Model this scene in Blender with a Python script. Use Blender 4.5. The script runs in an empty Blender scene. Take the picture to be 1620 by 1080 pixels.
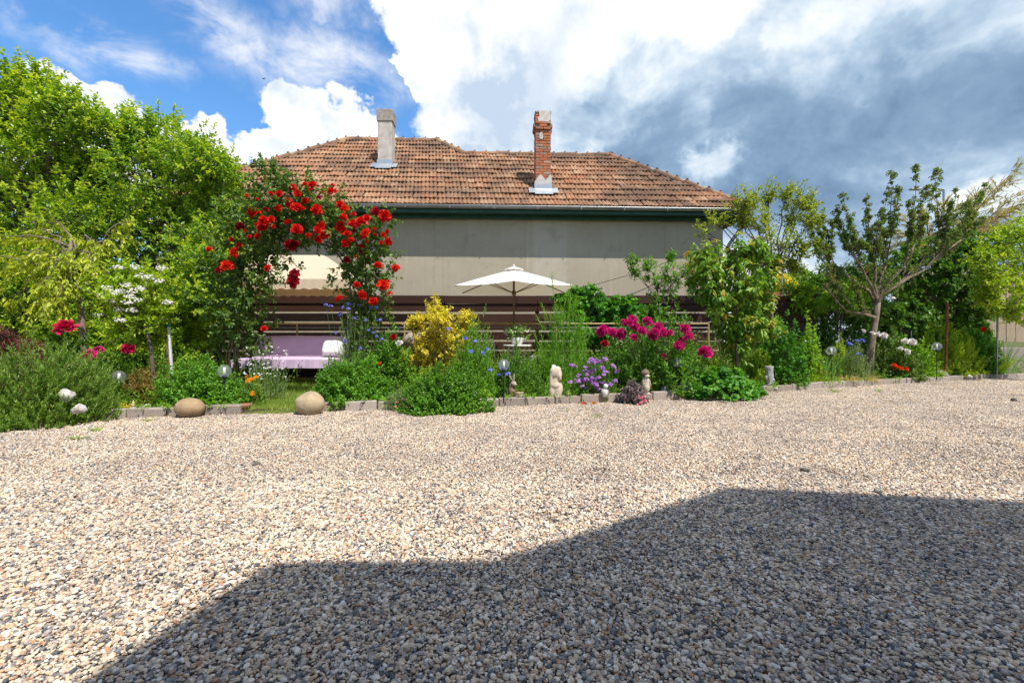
import bpy, bmesh, math, random
import numpy as np
from mathutils import Vector, Matrix

PI = math.pi
R_ = math.radians
SC = bpy.context.scene
COL = SC.collection
random.seed(7)

# ------------------------------------------------------------------ camera
CAM_H = 0.9
FPX = 720.0            # focal length in photo pixels (1620 wide)
cam_d = bpy.data.cameras.new('camera')
cam_d.sensor_width = 36.0
cam_d.lens = 36.0 * FPX / 1620.0
cam_d.clip_start = 0.05
cam_d.clip_end = 3000
cam = bpy.data.objects.new('camera', cam_d)
COL.objects.link(cam)
cam.location = (0, 0, CAM_H)
cam.rotation_euler = (R_(90), 0, 0)
SC.camera = cam

# ------------------------------------------------------------------ light
SUN_EL = R_(60)
SUN_AZ = R_(37)        # sun stands behind the viewpoint, to the right
sdir = Vector((math.sin(SUN_AZ) * math.cos(SUN_EL), -math.cos(SUN_AZ) * math.cos(SUN_EL), math.sin(SUN_EL)))
sun_d = bpy.data.lights.new('sun', 'SUN')
sun_d.energy = 5.0
sun_d.angle = R_(0.53)
sun_d.color = (1.0, 0.945, 0.86)
sun = bpy.data.objects.new('sun', sun_d)
COL.objects.link(sun)
sun.location = (20, -25, 40)
sun.rotation_euler = (-sdir).to_track_quat('-Z', 'Y').to_euler()

SC.view_settings.view_transform = 'Standard'
SC.view_settings.look = 'None'
SC.view_settings.gamma = 1
SC.view_settings.use_curve_mapping = False
SC.view_settings.exposure = 0.24
SC.render.engine = 'CYCLES'
SC.cycles.use_denoising = True
SC.cycles.max_bounces = 6
SC.cycles.diffuse_bounces = 3
SC.cycles.glossy_bounces = 2
SC.cycles.transmission_bounces = 4
SC.cycles.transparent_max_bounces = 8
SC.cycles.caustics_reflective = False
SC.cycles.caustics_refractive = False


class NT:
    """small helper round a node tree"""
    def __init__(self, tree):
        self.t = tree
        self.n = tree.nodes
        self.l = tree.links

    def new(self, typ, **kw):
        nd = self.n.new(typ)
        for k, v in kw.items():
            setattr(nd, k, v)
        return nd

    def link(self, a, b):
        self.l.new(a, b)

    def put(self, sock, v):
        if hasattr(v, 'is_linked') or hasattr(v, 'links'):
            self.l.new(v, sock)
        else:
            sock.default_value = v

    def m(self, op, a, b=None, c=None, clamp=False):
        nd = self.n.new('ShaderNodeMath')
        nd.operation = op
        nd.use_clamp = clamp
        self.put(nd.inputs[0], a)
        if b is not None:
            self.put(nd.inputs[1], b)
        if c is not None:
            self.put(nd.inputs[2], c)
        return nd.outputs[0]

    def vm(self, op, a, b=None):
        nd = self.n.new('ShaderNodeVectorMath')
        nd.operation = op
        self.put(nd.inputs[0], a)
        if b is not None:
            self.put(nd.inputs['Scale' if op == 'SCALE' else 1], b)
        return nd.outputs['Value' if op in ('LENGTH', 'DOT_PRODUCT') else 'Vector']

    def mix(self, f, a, b, blend='MIX'):
        nd = self.n.new('ShaderNodeMix')
        nd.data_type = 'RGBA'
        nd.blend_type = blend
        self.put(nd.inputs[0], f)
        self.put(nd.inputs[6], (*a, 1) if isinstance(a, tuple) and len(a) == 3 else a)
        self.put(nd.inputs[7], (*b, 1) if isinstance(b, tuple) and len(b) == 3 else b)
        return nd.outputs[2]

    def ramp(self, f, stops, interp='LINEAR'):
        nd = self.n.new('ShaderNodeValToRGB')
        cr = nd.color_ramp
        cr.interpolation = interp
        while len(cr.elements) < len(stops):
            cr.elements.new(0.5)
        for e, (p, c) in zip(cr.elements, stops):
            e.position = p
            e.color = (*c, 1) if len(c) == 3 else c
        self.put(nd.inputs[0], f)
        return nd.outputs[0]

    def smooth(self, v, lo, hi, a=0.0, b=1.0):
        nd = self.n.new('ShaderNodeMapRange')
        nd.interpolation_type = 'SMOOTHSTEP'
        self.put(nd.inputs[0], v)
        nd.inputs[1].default_value = lo
        nd.inputs[2].default_value = hi
        nd.inputs[3].default_value = a
        nd.inputs[4].default_value = b
        return nd.outputs[0]

    def noise(self, vec, scale, detail=4, rough=0.55, dist=0.0, color=False):
        nd = self.n.new('ShaderNodeTexNoise')
        if vec is not None:
            self.put(nd.inputs['Vector'], vec)
        nd.inputs['Scale'].default_value = scale
        nd.inputs['Detail'].default_value = detail
        nd.inputs['Roughness'].default_value = rough
        nd.inputs['Distortion'].default_value = dist
        return nd.outputs['Color' if color else 'Fac']


# ------------------------------------------------------------------ sky
world = bpy.data.worlds.new('World')
SC.world = world
world.use_nodes = True
world.cycles.sampling_method = 'MANUAL'
world.cycles.sample_map_resolution = 256
wt = NT(world.node_tree)
wt.n.clear()
w_out = wt.new('ShaderNodeOutputWorld')
w_sky = wt.new('ShaderNodeTexSky')
w_sky.sky_type = 'NISHITA'
w_sky.sun_disc = False
w_sky.sun_elevation = SUN_EL
w_sky.sun_rotation = math.atan2(sdir.x, sdir.y)
w_sky.altitude = 300
w_sky.air_density = 1.0
w_sky.dust_density = 0.4
w_sky.ozone_density = 1.6
bg_sky = wt.new('ShaderNodeBackground')
hsv = wt.new('ShaderNodeHueSaturation')
hsv.inputs['Saturation'].default_value = 1.26
hsv.inputs['Value'].default_value = 1.4
wt.link(w_sky.outputs[0], hsv.inputs['Color'])
wt.link(hsv.outputs[0], bg_sky.inputs[0])
bg_sky.inputs[1].default_value = 0.15
tc = wt.new('ShaderNodeTexCoord')
D = tc.outputs['Generated']
warp1 = wt.vm('SUBTRACT', wt.noise(D, 5.0, 2, 0.55, color=True), (0.5, 0.5, 0.5))
warp2 = wt.vm('SUBTRACT', wt.noise(D, 17.0, 4, 0.6, color=True), (0.5, 0.5, 0.5))
Dw = wt.vm('ADD', D, wt.vm('ADD', wt.vm('SCALE', warp1, 0.13), wt.vm('SCALE', warp2, 0.10)))


def azel(vec):
    sp = wt.new('ShaderNodeSeparateXYZ')
    wt.link(wt.vm('NORMALIZE', vec), sp.inputs[0])
    return wt.m('ARCTAN2', sp.outputs[0], sp.outputs[1]), wt.m('ARCSINE', sp.outputs[2])


AZ, EL = azel(Dw)
AZ0, EL0 = azel(D)


def px_azel(px, py):
    x, z = (px - 810) / FPX, (540 - py) / FPX
    return math.atan2(x, 1), math.atan2(z, math.hypot(x, 1))


def blob(px, py, rx, ry, az=None, el=None):
    """1 in the middle of the cloud, 0 at its rim, below outside it (angles in radians)"""
    a0, e0 = px_azel(px, py)
    k = 1 / (1 + ((px - 810) / FPX) ** 2) ** 0.75
    az = az or AZ
    el = el or EL
    u = wt.m('MULTIPLY', wt.m('SUBTRACT', az, a0), FPX / (rx * k))
    v = wt.m('MULTIPLY', wt.m('SUBTRACT', el, e0), FPX / (ry * k))
    q = wt.m('SQRT', wt.m('ADD', wt.m('MULTIPLY', u, u), wt.m('MULTIPLY', v, v)))
    return wt.m('SUBTRACT', 1.0, q)


def union(lst):
    o = lst[0]
    for b in lst[1:]:
        o = wt.m('MAXIMUM', o, b)
    return o


n_fine = wt.noise(D, 9.0, 4, 0.62)
n_mid = wt.noise(D, 3.2, 3, 0.55)
sc_v = wt.vm('MULTIPLY', D, (1.0, 1.0, 1.7))
n_flat = wt.noise(sc_v, 2.6, 5, 0.6, 0.6)
# heaped white clouds on the left and in the middle
cum = union([blob(*b) for b in (
    (95, 150, 90, 70), (180, 185, 90, 70), (255, 215, 70, 55), (325, 240, 60, 50), (200, 300, 200, 90),
    (490, 205, 62, 55), (560, 225, 62, 60), (440, 255, 62, 40), (510, 280, 110, 50), (650, 130, 30, 26),
    (740, 90, 110, 150), (830, 50, 140, 160), (745, 205, 95, 60), (690, 240, 60, 30), (700, 10, 120, 70), (810, 195, 90, 70))])
cum_a = wt.smooth(cum, 0.0, 0.16)
# thin streaks high on the left
wis = union([blob(*b) for b in ((110, 30, 190, 62), (230, 75, 85, 40), (330, 5, 110, 60), (405, 70, 80, 40), (510, 110, 170, 62), (560, 10, 120, 40))])
wis_a = wt.m('MULTIPLY', wt.smooth(wis, -0.15, 0.75), wt.smooth(wt.noise(sc_v, 6.0, 5, 0.62, 0.5), 0.34, 0.72), clamp=True)
# the rain cloud that fills the right half of the sky and goes on to the right
over_a = wt.m('MULTIPLY', wt.smooth(AZ, 0.02, 0.16), wt.smooth(AZ, 2.2, 1.6))
dark = union([blob(*b, az=AZ, el=EL) for b in ((1010, 250, 200, 110), (1220, 180, 260, 100), (1440, 190, 330, 100), (1300, 290, 330, 75), (930, 215, 70, 80))])
lite = union([blob(*b) for b in ((1115, 268, 62, 46), (1080, 10, 190, 50), (1600, 330, 90, 45), (910, 60, 110, 100))])
tone = wt.m('ADD', wt.m('MULTIPLY', wt.m('SUBTRACT', n_flat, 0.5), 1.9), wt.m('MULTIPLY', wt.m('SUBTRACT', wt.noise(Dw, 3.4, 4, 0.6), 0.5), 1.7))
tone = wt.m('ADD', tone, wt.smooth(EL0, 0.20, 0.60, 0.53, 0.82))
tone = wt.m('SUBTRACT', tone, wt.m('MULTIPLY', wt.smooth(dark, -0.2, 0.9), 0.34))
tone = wt.m('ADD', tone, wt.m('MULTIPLY', wt.smooth(lite, -0.05, 0.6), 0.46))
over_c = wt.ramp(tone, [(0.0, (0.165, 0.265, 0.41)), (0.3, (0.25, 0.37, 0.53)), (0.55, (0.44, 0.57, 0.71)), (0.8, (0.74, 0.81, 0.88)), (1.0, (0.93, 0.95, 0.97))])
# fair-weather clouds over the rest of the sky, out of the picture
rest_w = wt.m('MULTIPLY', wt.smooth(wt.m('ABSOLUTE', AZ0), 1.0, 1.3), wt.smooth(EL0, 0.0, 0.25))
bg_r = wt.new('ShaderNodeBackground')
bg_r.inputs[0].default_value = (0.38, 0.375, 0.37, 1)
rest_a = wt.m('MULTIPLY', wt.smooth(wt.noise(D, 2.4, 3, 0.6), 0.47, 0.60), rest_w)
grey = union([blob(*b) for b in ((790, 195, 90, 60), (880, 150, 90, 110), (520, 270, 120, 30), (760, 250, 120, 30), (330, 290, 90, 30))])
cum_c = wt.mix(wt.m('ADD', wt.m('MULTIPLY', wt.smooth(wt.m('ADD', n_fine, wt.m('MULTIPLY', n_flat, 0.5)), 0.66, 0.98), 0.75), wt.m('MULTIPLY', wt.smooth(grey, -0.3, 0.7), 0.75), clamp=True), (0.98, 0.985, 0.99), (0.50, 0.61, 0.75))
bg_c = wt.new('ShaderNodeBackground')
bg_o = wt.new('ShaderNodeBackground')
bg_w = wt.new('ShaderNodeBackground')
bg_c.inputs[1].default_value = 1.0
wt.link(cum_c, bg_c.inputs[0])
wt.link(over_c, bg_o.inputs[0])
bg_w.inputs[0].default_value = (0.88, 0.90, 0.93, 1)


def wmix(f, a, b):
    nd = wt.new('ShaderNodeMixShader')
    wt.put(nd.inputs[0], f)
    wt.link(a, nd.inputs[1])
    wt.link(b, nd.inputs[2])
    return nd.outputs[0]


sh = wmix(wt.m('MULTIPLY', wis_a, 0.85), bg_sky.outputs[0], bg_w.outputs[0])
sh = wmix(rest_a, sh, bg_r.outputs[0])
sh = wmix(over_a, sh, bg_o.outputs[0])
cum_only = wt.m('MULTIPLY', cum_a, wt.smooth(AZ, 0.24, 0.06))
sh = wmix(cum_only, sh, bg_c.outputs[0])
wt.link(sh, w_out.inputs[0])


# ------------------------------------------------------------------ geometry helpers
def W(px, py, d):
    return np.array([(px - 810) / FPX * d, d, CAM_H + (540 - py) / FPX * d])


def G(px, d, z=0.0):
    return np.array([(px - 810) / FPX * d, d, z])


def S(n, d):
    return n / FPX * d


def unit(a):
    return a / np.maximum(np.linalg.norm(a, axis=-1, keepdims=True), 1e-9)


class MB:
    """collects vertices and faces, then becomes ONE mesh"""
    def __init__(self):
        self.V, self.T, self.Q, self.n = [], [], [], 0

    def add(self, V, F):
        V = np.asarray(V, float).reshape(-1, 3)
        if isinstance(F, np.ndarray):
            (self.T if F.shape[1] == 3 else self.Q).append(F + self.n)
        else:
            t = [f for f in F if len(f) == 3]
            q = [f for f in F if len(f) == 4]
            for f in F:
                if len(f) > 4:
                    t += [(f[0], f[i], f[i + 1]) for i in range(1, len(f) - 1)]
            if t:
                self.T.append(np.array(t) + self.n)
            if q:
                self.Q.append(np.array(q) + self.n)
        self.V.append(V)
        self.n += len(V)
        return self

    def arrays(self):
        V = np.concatenate(self.V)
        T = np.concatenate(self.T) if self.T else np.zeros((0, 3), int)
        Q = np.concatenate(self.Q) if self.Q else np.zeros((0, 4), int)
        return V, T, Q

    def mesh(self, name, mat, origin=(0, 0, 0), smooth=False):
        V, T, Q = self.arrays()
        V = V - np.asarray(origin, float)
        me = bpy.data.meshes.new(name)
        nl = T.size + Q.size
        me.vertices.add(len(V))
        me.vertices.foreach_set('co', V.astype(np.float32).ravel())
        me.loops.add(nl)
        me.loops.foreach_set('vertex_index', np.concatenate([T.ravel(), Q.ravel()]).astype(np.int32))
        st = np.concatenate([np.arange(len(T)) * 3, T.size + np.arange(len(Q)) * 4]).astype(np.int32)
        me.polygons.add(len(st))
        me.polygons.foreach_set('loop_start', st)
        me.polygons.foreach_set('use_smooth', np.full(len(st), bool(smooth)))
        me.update(calc_edges=True)
        me.validate()
        if mat:
            me.materials.append(mat)
        return me

    def box(self, lo, hi):
        x0, y0, z0 = lo
        x1, y1, z1 = hi
        return self.add([(x0, y0, z0), (x1, y0, z0), (x1, y1, z0), (x0, y1, z0), (x0, y0, z1), (x1, y0, z1), (x1, y1, z1), (x0, y1, z1)],
                        [(0, 3, 2, 1), (4, 5, 6, 7), (0, 1, 5, 4), (1, 2, 6, 5), (2, 3, 7, 6), (3, 0, 4, 7)])

    def tube(self, pts, rad, n=6, cap=True):
        P = np.asarray(pts, float)
        m = len(P)
        rad = np.broadcast_to(np.asarray(rad, float), (m,))
        T = unit(np.gradient(P, axis=0))
        up = np.array([0, 0, 1.0]) if abs(T[:, 2]).mean() < 0.8 else np.array([1.0, 0.1, 0])
        A = unit(np.cross(T, up))
        B = np.cross(T, A)
        an = np.arange(n) / n * 2 * PI
        ring = P[:, None] + rad[:, None, None] * (np.cos(an)[None, :, None] * A[:, None] + np.sin(an)[None, :, None] * B[:, None])
        i = np.arange(m - 1)[:, None] * n
        j = np.arange(n)[None]
        k = (j + 1) % n
        F = np.stack([i + j, i + k, i + n + k, i + n + j], -1).reshape(-1, 4)
        self.add(ring.reshape(-1, 3), F)
        if cap:
            self.T.append(np.array([(0, q + 1, q) for q in range(1, n - 1)]) + self.n - m * n)
            self.T.append(np.array([(0, q, q + 1) for q in range(1, n - 1)]) + self.n - n)
        return self

    def lathe(self, prof, n=20, at=(0, 0, 0)):
        """prof: list of (radius, height)"""
        pr = np.asarray(prof, float)
        an = np.arange(n) / n * 2 * PI
        V = np.stack([pr[:, None, 0] * np.cos(an), pr[:, None, 0] * np.sin(an), np.repeat(pr[:, 1:2], n, 1)], -1)
        m = len(pr)
        i = np.arange(m - 1)[:, None] * n
        j = np.arange(n)[None]
        k = (j + 1) % n
        F = np.stack([i + j, i + k, i + n + k, i + n + j], -1).reshape(-1, 4)
        return self.add(V.reshape(-1, 3) + np.asarray(at, float), F)


def bev_box(sx, sy, sz, bevel=0.01, seg=1, jit=0.0, rng=None):
    """bevelled box, centred in x and y, standing on z=0"""
    bm = bmesh.new()
    bmesh.ops.create_cube(bm, size=1)
    for v in bm.verts:
        v.co = Vector((v.co.x * sx, v.co.y * sy, (v.co.z + 0.5) * sz))
        if jit:
            v.co += Vector((random.uniform(-jit, jit), random.uniform(-jit, jit), random.uniform(-jit, jit)))
    bmesh.ops.bevel(bm, geom=bm.edges[:], offset=bevel, segments=seg, affect='EDGES')
    V = np.array([v.co[:] for v in bm.verts])
    bm.verts.index_update()
    F = [tuple(v.index for v in f.verts) for f in bm.faces]
    bm.free()
    return V, F


def obj(name, me, parent=None, loc=(0, 0, 0), rot=(0, 0, 0), scale=(1, 1, 1)):
    o = bpy.data.objects.new(name, me)
    COL.objects.link(o)
    o.location = loc
    o.rotation_euler = rot
    o.scale = scale
    if parent:
        o.parent = parent
    return o


def tag(o, label=None, cat=None, group=None, kind=None):
    for k, v in (('label', label), ('category', cat), ('group', group), ('kind', kind)):
        if v:
            o[k] = v
    return o


def thing(name, label, cat, loc, rz=0.0, group=None):
    o = obj(name, None, None, tuple(float(v) for v in loc), (0, 0, rz))
    o.empty_display_size = 0.1
    return tag(o, label, cat, group)


def part(name, mb, mat, parent, smooth=False, kind=None, world=True):
    """a mesh child; geometry given in world coordinates unless world is False"""
    org = (0, 0, 0)
    if world and parent is not None:
        p = parent
        org = np.zeros(3)
        while p is not None:
            org = org + np.array(p.location)
            p = p.parent
    o = obj(name, mb.mesh(name, mat, org, smooth), parent)
    if kind:
        o['kind'] = kind
    return o


# ------------------------------------------------------------------ materials
def new_mat(name):
    m = bpy.data.materials.new(name)
    m.use_nodes = True
    t = NT(m.node_tree)
    b = t.n['Principled BSDF']
    return m, t, b


def mat_plain(name, c, rough=0.6, spec=0.3, metal=0.0, var=0.15, scale=8.0, bump=0.0, bscale=60.0, c2=None):
    m, t, b = new_mat(name)
    tcn = t.new('ShaderNodeTexCoord')
    v = tcn.outputs['Object']
    nz = t.noise(v, scale, 5, 0.6)
    c2 = c2 or tuple(x * (1 - 2.2 * var) for x in c)
    col = t.ramp(nz, [(0.3, c2), (0.65, c)])
    t.link(col, b.inputs['Base Color'])
    b.inputs['Roughness'].default_value = rough
    b.inputs['Specular IOR Level'].default_value = spec
    b.inputs['Metallic'].default_value = metal
    if bump:
        bp = t.new('ShaderNodeBump')
        bp.inputs['Strength'].default_value = bump
        bp.inputs['Distance'].default_value = 0.01
        t.link(t.noise(v, bscale, 4, 0.6), bp.inputs['Height'])
        t.link(bp.outputs[0], b.inputs['Normal'])
    return m


def mat_leaf(name, cols, trans=0.36, rough=0.45, spec=0.35, big=1.5, tint=None, lift=1.45):
    """leaf colour differs from leaf to leaf (each leaf is an island) and in broad patches"""
    m, t, b = new_mat(name)
    geo = t.new('ShaderNodeNewGeometry')
    tcn = t.new('ShaderNodeTexCoord')
    r = geo.outputs['Random Per Island']
    nz = t.noise(tcn.outputs['Object'], big, 2, 0.5)
    f = t.m('ADD', t.m('MULTIPLY', r, 0.62), t.m('MULTIPLY', t.m('SUBTRACT', nz, 0.2), 0.62), clamp=True)
    n = len(cols)
    if lift:
        cols = [tuple(min(0.62, x * lift) for x in c) for c in cols]
    col = t.ramp(f, [(i / max(n - 1, 1) * 0.8 + 0.1, c) for i, c in enumerate(cols)])
    t.link(col, b.inputs['Base Color'])
    b.inputs['Roughness'].default_value = rough
    b.inputs['Specular IOR Level'].default_value = spec
    tr = t.new('ShaderNodeBsdfTranslucent')
    t.link(t.mix(1.0, col, tint or (1.5, 1.45, 0.55), 'MULTIPLY'), tr.inputs[0])
    mx = t.new('ShaderNodeMixShader')
    mx.inputs[0].default_value = trans
    out = t.n['Material Output']
    t.link(b.outputs[0], mx.inputs[1])
    t.link(tr.outputs[0], mx.inputs[2])
    t.link(mx.outputs[0], out.inputs[0])
    return m


def mat_bark(name, c1, c2, scale=14):
    m, t, b = new_mat(name)
    tcn = t.new('ShaderNodeTexCoord')
    v = t.vm('MULTIPLY', tcn.outputs['Object'], (1, 1, 0.35))
    nz = t.noise(v, scale, 6, 0.65)
    t.link(t.ramp(nz, [(0.32, c1), (0.68, c2)]), b.inputs['Base Color'])
    b.inputs['Roughness'].default_value = 0.85
    bp = t.new('ShaderNodeBump')
    bp.inputs['Strength'].default_value = 0.6
    bp.inputs['Distance'].default_value = 0.02
    t.link(t.noise(v, scale * 2.5, 4, 0.6), bp.inputs['Height'])
    t.link(bp.outputs[0], b.inputs['Normal'])
    return m


def mat_island(name, stops, rough=0.6, spec=0.3, obj_random=True, dirt=None, interp='LINEAR', bump=0.0, bscale=40, mottle=False):
    """colour picked per object and per island: tiles, bricks, pebbles, petals"""
    m, t, b = new_mat(name)
    geo = t.new('ShaderNodeNewGeometry')
    r = geo.outputs['Random Per Island']
    tcn = t.new('ShaderNodeTexCoord')
    if obj_random:
        oi = t.new('ShaderNodeObjectInfo')
        r = t.m('FRACT', t.m('ADD', r, oi.outputs['Random']))
    col = t.ramp(r, stops, interp)
    pos = geo.outputs['Position']
    if dirt:
        (c, sc, lo, hi, amt) = dirt
        col = t.mix(t.m('MULTIPLY', t.smooth(t.noise(pos, sc, 6, 0.65, 0.3), lo, hi), amt), col, c)
        col = t.mix(t.m('MULTIPLY', t.smooth(t.noise(pos, sc * 9, 4, 0.65), 0.45, 0.75), 0.5), col, tuple(x * 0.6 for x in c))
    if mottle:
        col = t.mix(1.0, col, t.ramp(t.noise(pos, 95, 4, 0.65), [(0.3, (0.66, 0.63, 0.60)), (0.7, (1.42, 1.38, 1.33))]), 'MULTIPLY')
        col = t.mix(1.0, col, t.ramp(t.noise(pos, 1.3, 4, 0.6), [(0.35, (0.80, 0.80, 0.82)), (0.65, (1.08, 1.06, 1.03))]), 'MULTIPLY')
    t.link(col, b.inputs['Base Color'])
    b.inputs['Roughness'].default_value = rough
    b.inputs['Specular IOR Level'].default_value = spec
    if bump:
        bp = t.new('ShaderNodeBump')
        bp.inputs['Strength'].default_value = bump
        bp.inputs['Distance'].default_value = 0.006
        t.link(t.noise(pos, bscale, 4, 0.6), bp.inputs['Height'])
        t.link(bp.outputs[0], b.inputs['Normal'])
    return m


def mat_petal(name, c1, c2, trans=0.25):
    return mat_leaf(name, [c1, c2], trans=trans, rough=0.55, spec=0.2, big=6.0, tint=(1.2, 1.0, 1.0), lift=None)


def mat_glass(name):
    m, t, b = new_mat(name)
    lw = t.new('ShaderNodeLayerWeight')
    lw.inputs[0].default_value = 0.35
    tr = t.new('ShaderNodeBsdfTransparent')
    tr.inputs[0].default_value = (0.97, 0.98, 0.98, 1)
    gl = t.new('ShaderNodeBsdfGlossy')
    gl.inputs[1].default_value = 0.03
    mx = t.new('ShaderNodeMixShader')
    t.link(t.m('MULTIPLY', lw.outputs['Fresnel'], 0.55, clamp=True), mx.inputs[0])
    t.link(tr.outputs[0], mx.inputs[1])
    t.link(gl.outputs[0], mx.inputs[2])
    df = t.new('ShaderNodeBsdfDiffuse')
    df.inputs[0].default_value = (0.75, 0.78, 0.8, 1)
    m2 = t.new('ShaderNodeMixShader')
    m2.inputs[0].default_value = 0.10
    t.link(mx.outputs[0], m2.inputs[1])
    t.link(df.outputs[0], m2.inputs[2])
    t.link(m2.outputs[0], t.n['Material Output'].inputs[0])
    return m


MT = {}
MT['plum_leaf'] = mat_leaf('plum_leaf', [(0.055, 0.13, 0.012), (0.17, 0.28, 0.02), (0.34, 0.45, 0.035)], trans=0.38)
MT['walnut_leaf'] = mat_leaf('walnut_leaf', [(0.06, 0.15, 0.015), (0.17, 0.29, 0.025), (0.33, 0.43, 0.045)], trans=0.38)
MT['tip_leaf'] = mat_leaf('tip_leaf', [(0.26, 0.37, 0.02), (0.40, 0.48, 0.03), (0.52, 0.55, 0.06)], trans=0.4, lift=1.2)
MT['weep_leaf'] = mat_leaf('weep_leaf', [(0.15, 0.22, 0.015), (0.27, 0.33, 0.02), (0.42, 0.42, 0.04)])
MT['lime_leaf'] = mat_leaf('lime_leaf', [(0.12, 0.22, 0.015), (0.23, 0.34, 0.02), (0.38, 0.47, 0.03)], trans=0.4)
MT['mint_leaf'] = mat_leaf('mint_leaf', [(0.05, 0.14, 0.012), (0.10, 0.24, 0.02), (0.17, 0.34, 0.035)])
MT['bush_leaf'] = mat_leaf('bush_leaf', [(0.04, 0.13, 0.015), (0.09, 0.22, 0.02), (0.18, 0.33, 0.03)])
MT['rose_leaf'] = mat_leaf('rose_leaf', [(0.03, 0.075, 0.015), (0.065, 0.13, 0.02), (0.16, 0.20, 0.03)], spec=0.5)
MT['needle_leaf'] = mat_leaf('needle_leaf', [(0.06, 0.13, 0.02), (0.12, 0.22, 0.03), (0.22, 0.32, 0.06)])
MT['gold_leaf'] = mat_leaf('gold_leaf', [(0.48, 0.42, 0.03), (0.72, 0.62, 0.05), (0.80, 0.74, 0.12)], trans=0.35, lift=None)
MT['fennel_leaf'] = mat_leaf('fennel_leaf', [(0.06, 0.17, 0.015), (0.12, 0.28, 0.02), (0.2, 0.38, 0.03)], trans=0.4)
MT['vine_leaf'] = mat_leaf('vine_leaf', [(0.03, 0.11, 0.015), (0.06, 0.19, 0.02), (0.13, 0.28, 0.03)])
MT['cherry_leaf'] = mat_leaf('cherry_leaf', [(0.045, 0.12, 0.015), (0.11, 0.22, 0.02), (0.24, 0.34, 0.03)], spec=0.5)
MT['cherry_tip'] = mat_leaf('cherry_tip', [(0.20, 0.22, 0.03), (0.28, 0.26, 0.04), (0.34, 0.18, 0.05)])
MT['apricot_leaf'] = mat_leaf('apricot_leaf', [(0.09, 0.14, 0.015), (0.19, 0.25, 0.025), (0.33, 0.36, 0.04)])
MT['curl_leaf'] = mat_leaf('curl_leaf', [(0.04, 0.085, 0.02), (0.08, 0.14, 0.03), (0.13, 0.19, 0.05), (0.17, 0.11, 0.06)])
MT['ivy_leaf'] = mat_leaf('ivy_leaf', [(0.025, 0.08, 0.012), (0.06, 0.15, 0.016), (0.14, 0.25, 0.025)], spec=0.5)
MT['wist_leaf'] = mat_leaf('wist_leaf', [(0.08, 0.19, 0.015), (0.16, 0.30, 0.02), (0.26, 0.40, 0.03)])
MT['tama_leaf'] = mat_leaf('tama_leaf', [(0.16, 0.2, 0.07), (0.26, 0.25, 0.1), (0.42, 0.27, 0.15)], trans=0.4)
MT['maple_leaf'] = mat_leaf('maple_leaf', [(0.06, 0.012, 0.015), (0.13, 0.02, 0.03), (0.25, 0.05, 0.06)], tint=(1.4, 0.8, 0.8))
MT['peony_leaf'] = mat_leaf('peony_leaf', [(0.035, 0.11, 0.015), (0.08, 0.19, 0.02), (0.16, 0.29, 0.03)])
MT['grey_leaf'] = mat_leaf('grey_leaf', [(0.12, 0.18, 0.09), (0.2, 0.27, 0.13), (0.28, 0.34, 0.18)])
MT['grass'] = mat_leaf('grass', [(0.09, 0.16, 0.02), (0.16, 0.25, 0.03), (0.27, 0.33, 0.06)])
MT['onion'] = mat_leaf('onion', [(0.06, 0.16, 0.06), (0.11, 0.24, 0.09), (0.18, 0.30, 0.12)])
MT['sedge'] = mat_leaf('sedge', [(0.30, 0.19, 0.09), (0.42, 0.30, 0.16), (0.5, 0.38, 0.22)])
MT['dry'] = mat_leaf('dry', [(0.16, 0.08, 0.03), (0.25, 0.15, 0.05), (0.22, 0.24, 0.05)])
MT['cover'] = mat_leaf('cover', [(0.05, 0.14, 0.015), (0.12, 0.24, 0.02), (0.25, 0.36, 0.04)])
MT['far_leaf'] = mat_leaf('far_leaf', [(0.06, 0.12, 0.02), (0.11, 0.19, 0.03), (0.18, 0.25, 0.04)])
MT['dusk_leaf'] = mat_leaf('dusk_leaf', [(0.10, 0.07, 0.10), (0.17, 0.13, 0.17), (0.24, 0.2, 0.2)])
MT['red'] = mat_petal('red_petal', (0.52, 0.006, 0.006), (0.80, 0.02, 0.012))
MT['orred'] = mat_petal('orange_red_petal', (0.62, 0.016, 0.006), (0.82, 0.045, 0.012))
MT['dkred'] = mat_petal('dark_red_petal', (0.24, 0.003, 0.012), (0.42, 0.008, 0.02))
MT['magenta'] = mat_petal('magenta_petal', (0.48, 0.008, 0.13), (0.74, 0.03, 0.27))
MT['crimson'] = mat_petal('crimson_petal', (0.50, 0.008, 0.07), (0.70, 0.02, 0.13))
MT['white'] = mat_petal('white_petal', (0.72, 0.70, 0.66), (0.86, 0.85, 0.83))
MT['violet'] = mat_petal('violet_petal', (0.28, 0.10, 0.42), (0.52, 0.26, 0.62))
MT['blue'] = mat_petal('blue_petal', (0.10, 0.13, 0.55), (0.22, 0.26, 0.72))
MT['orange'] = mat_petal('orange_petal', (0.75, 0.28, 0.01), (0.85, 0.42, 0.02))
MT['salmon'] = mat_petal('salmon_petal', (0.72, 0.26, 0.18), (0.82, 0.42, 0.34))
MT['scarlet'] = mat_petal('scarlet_petal', (0.72, 0.06, 0.01), (0.82, 0.13, 0.02))
MT['pink'] = mat_petal('pink_petal', (0.75, 0.16, 0.24), (0.85, 0.34, 0.38))
MT['cream_fl'] = mat_petal('cream_petal', (0.62, 0.62, 0.42), (0.78, 0.76, 0.58))
MT['bark'] = mat_bark('bark', (0.06, 0.045, 0.035), (0.19, 0.14, 0.105))
MT['bark_lt'] = mat_bark('bark_light', (0.10, 0.072, 0.05), (0.29, 0.23, 0.165))
MT['stem'] = mat_plain('stem_green', (0.13, 0.20, 0.05), 0.6)
MT['cane'] = mat_bark('cane', (0.11, 0.07, 0.035), (0.34, 0.22, 0.12))
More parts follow.
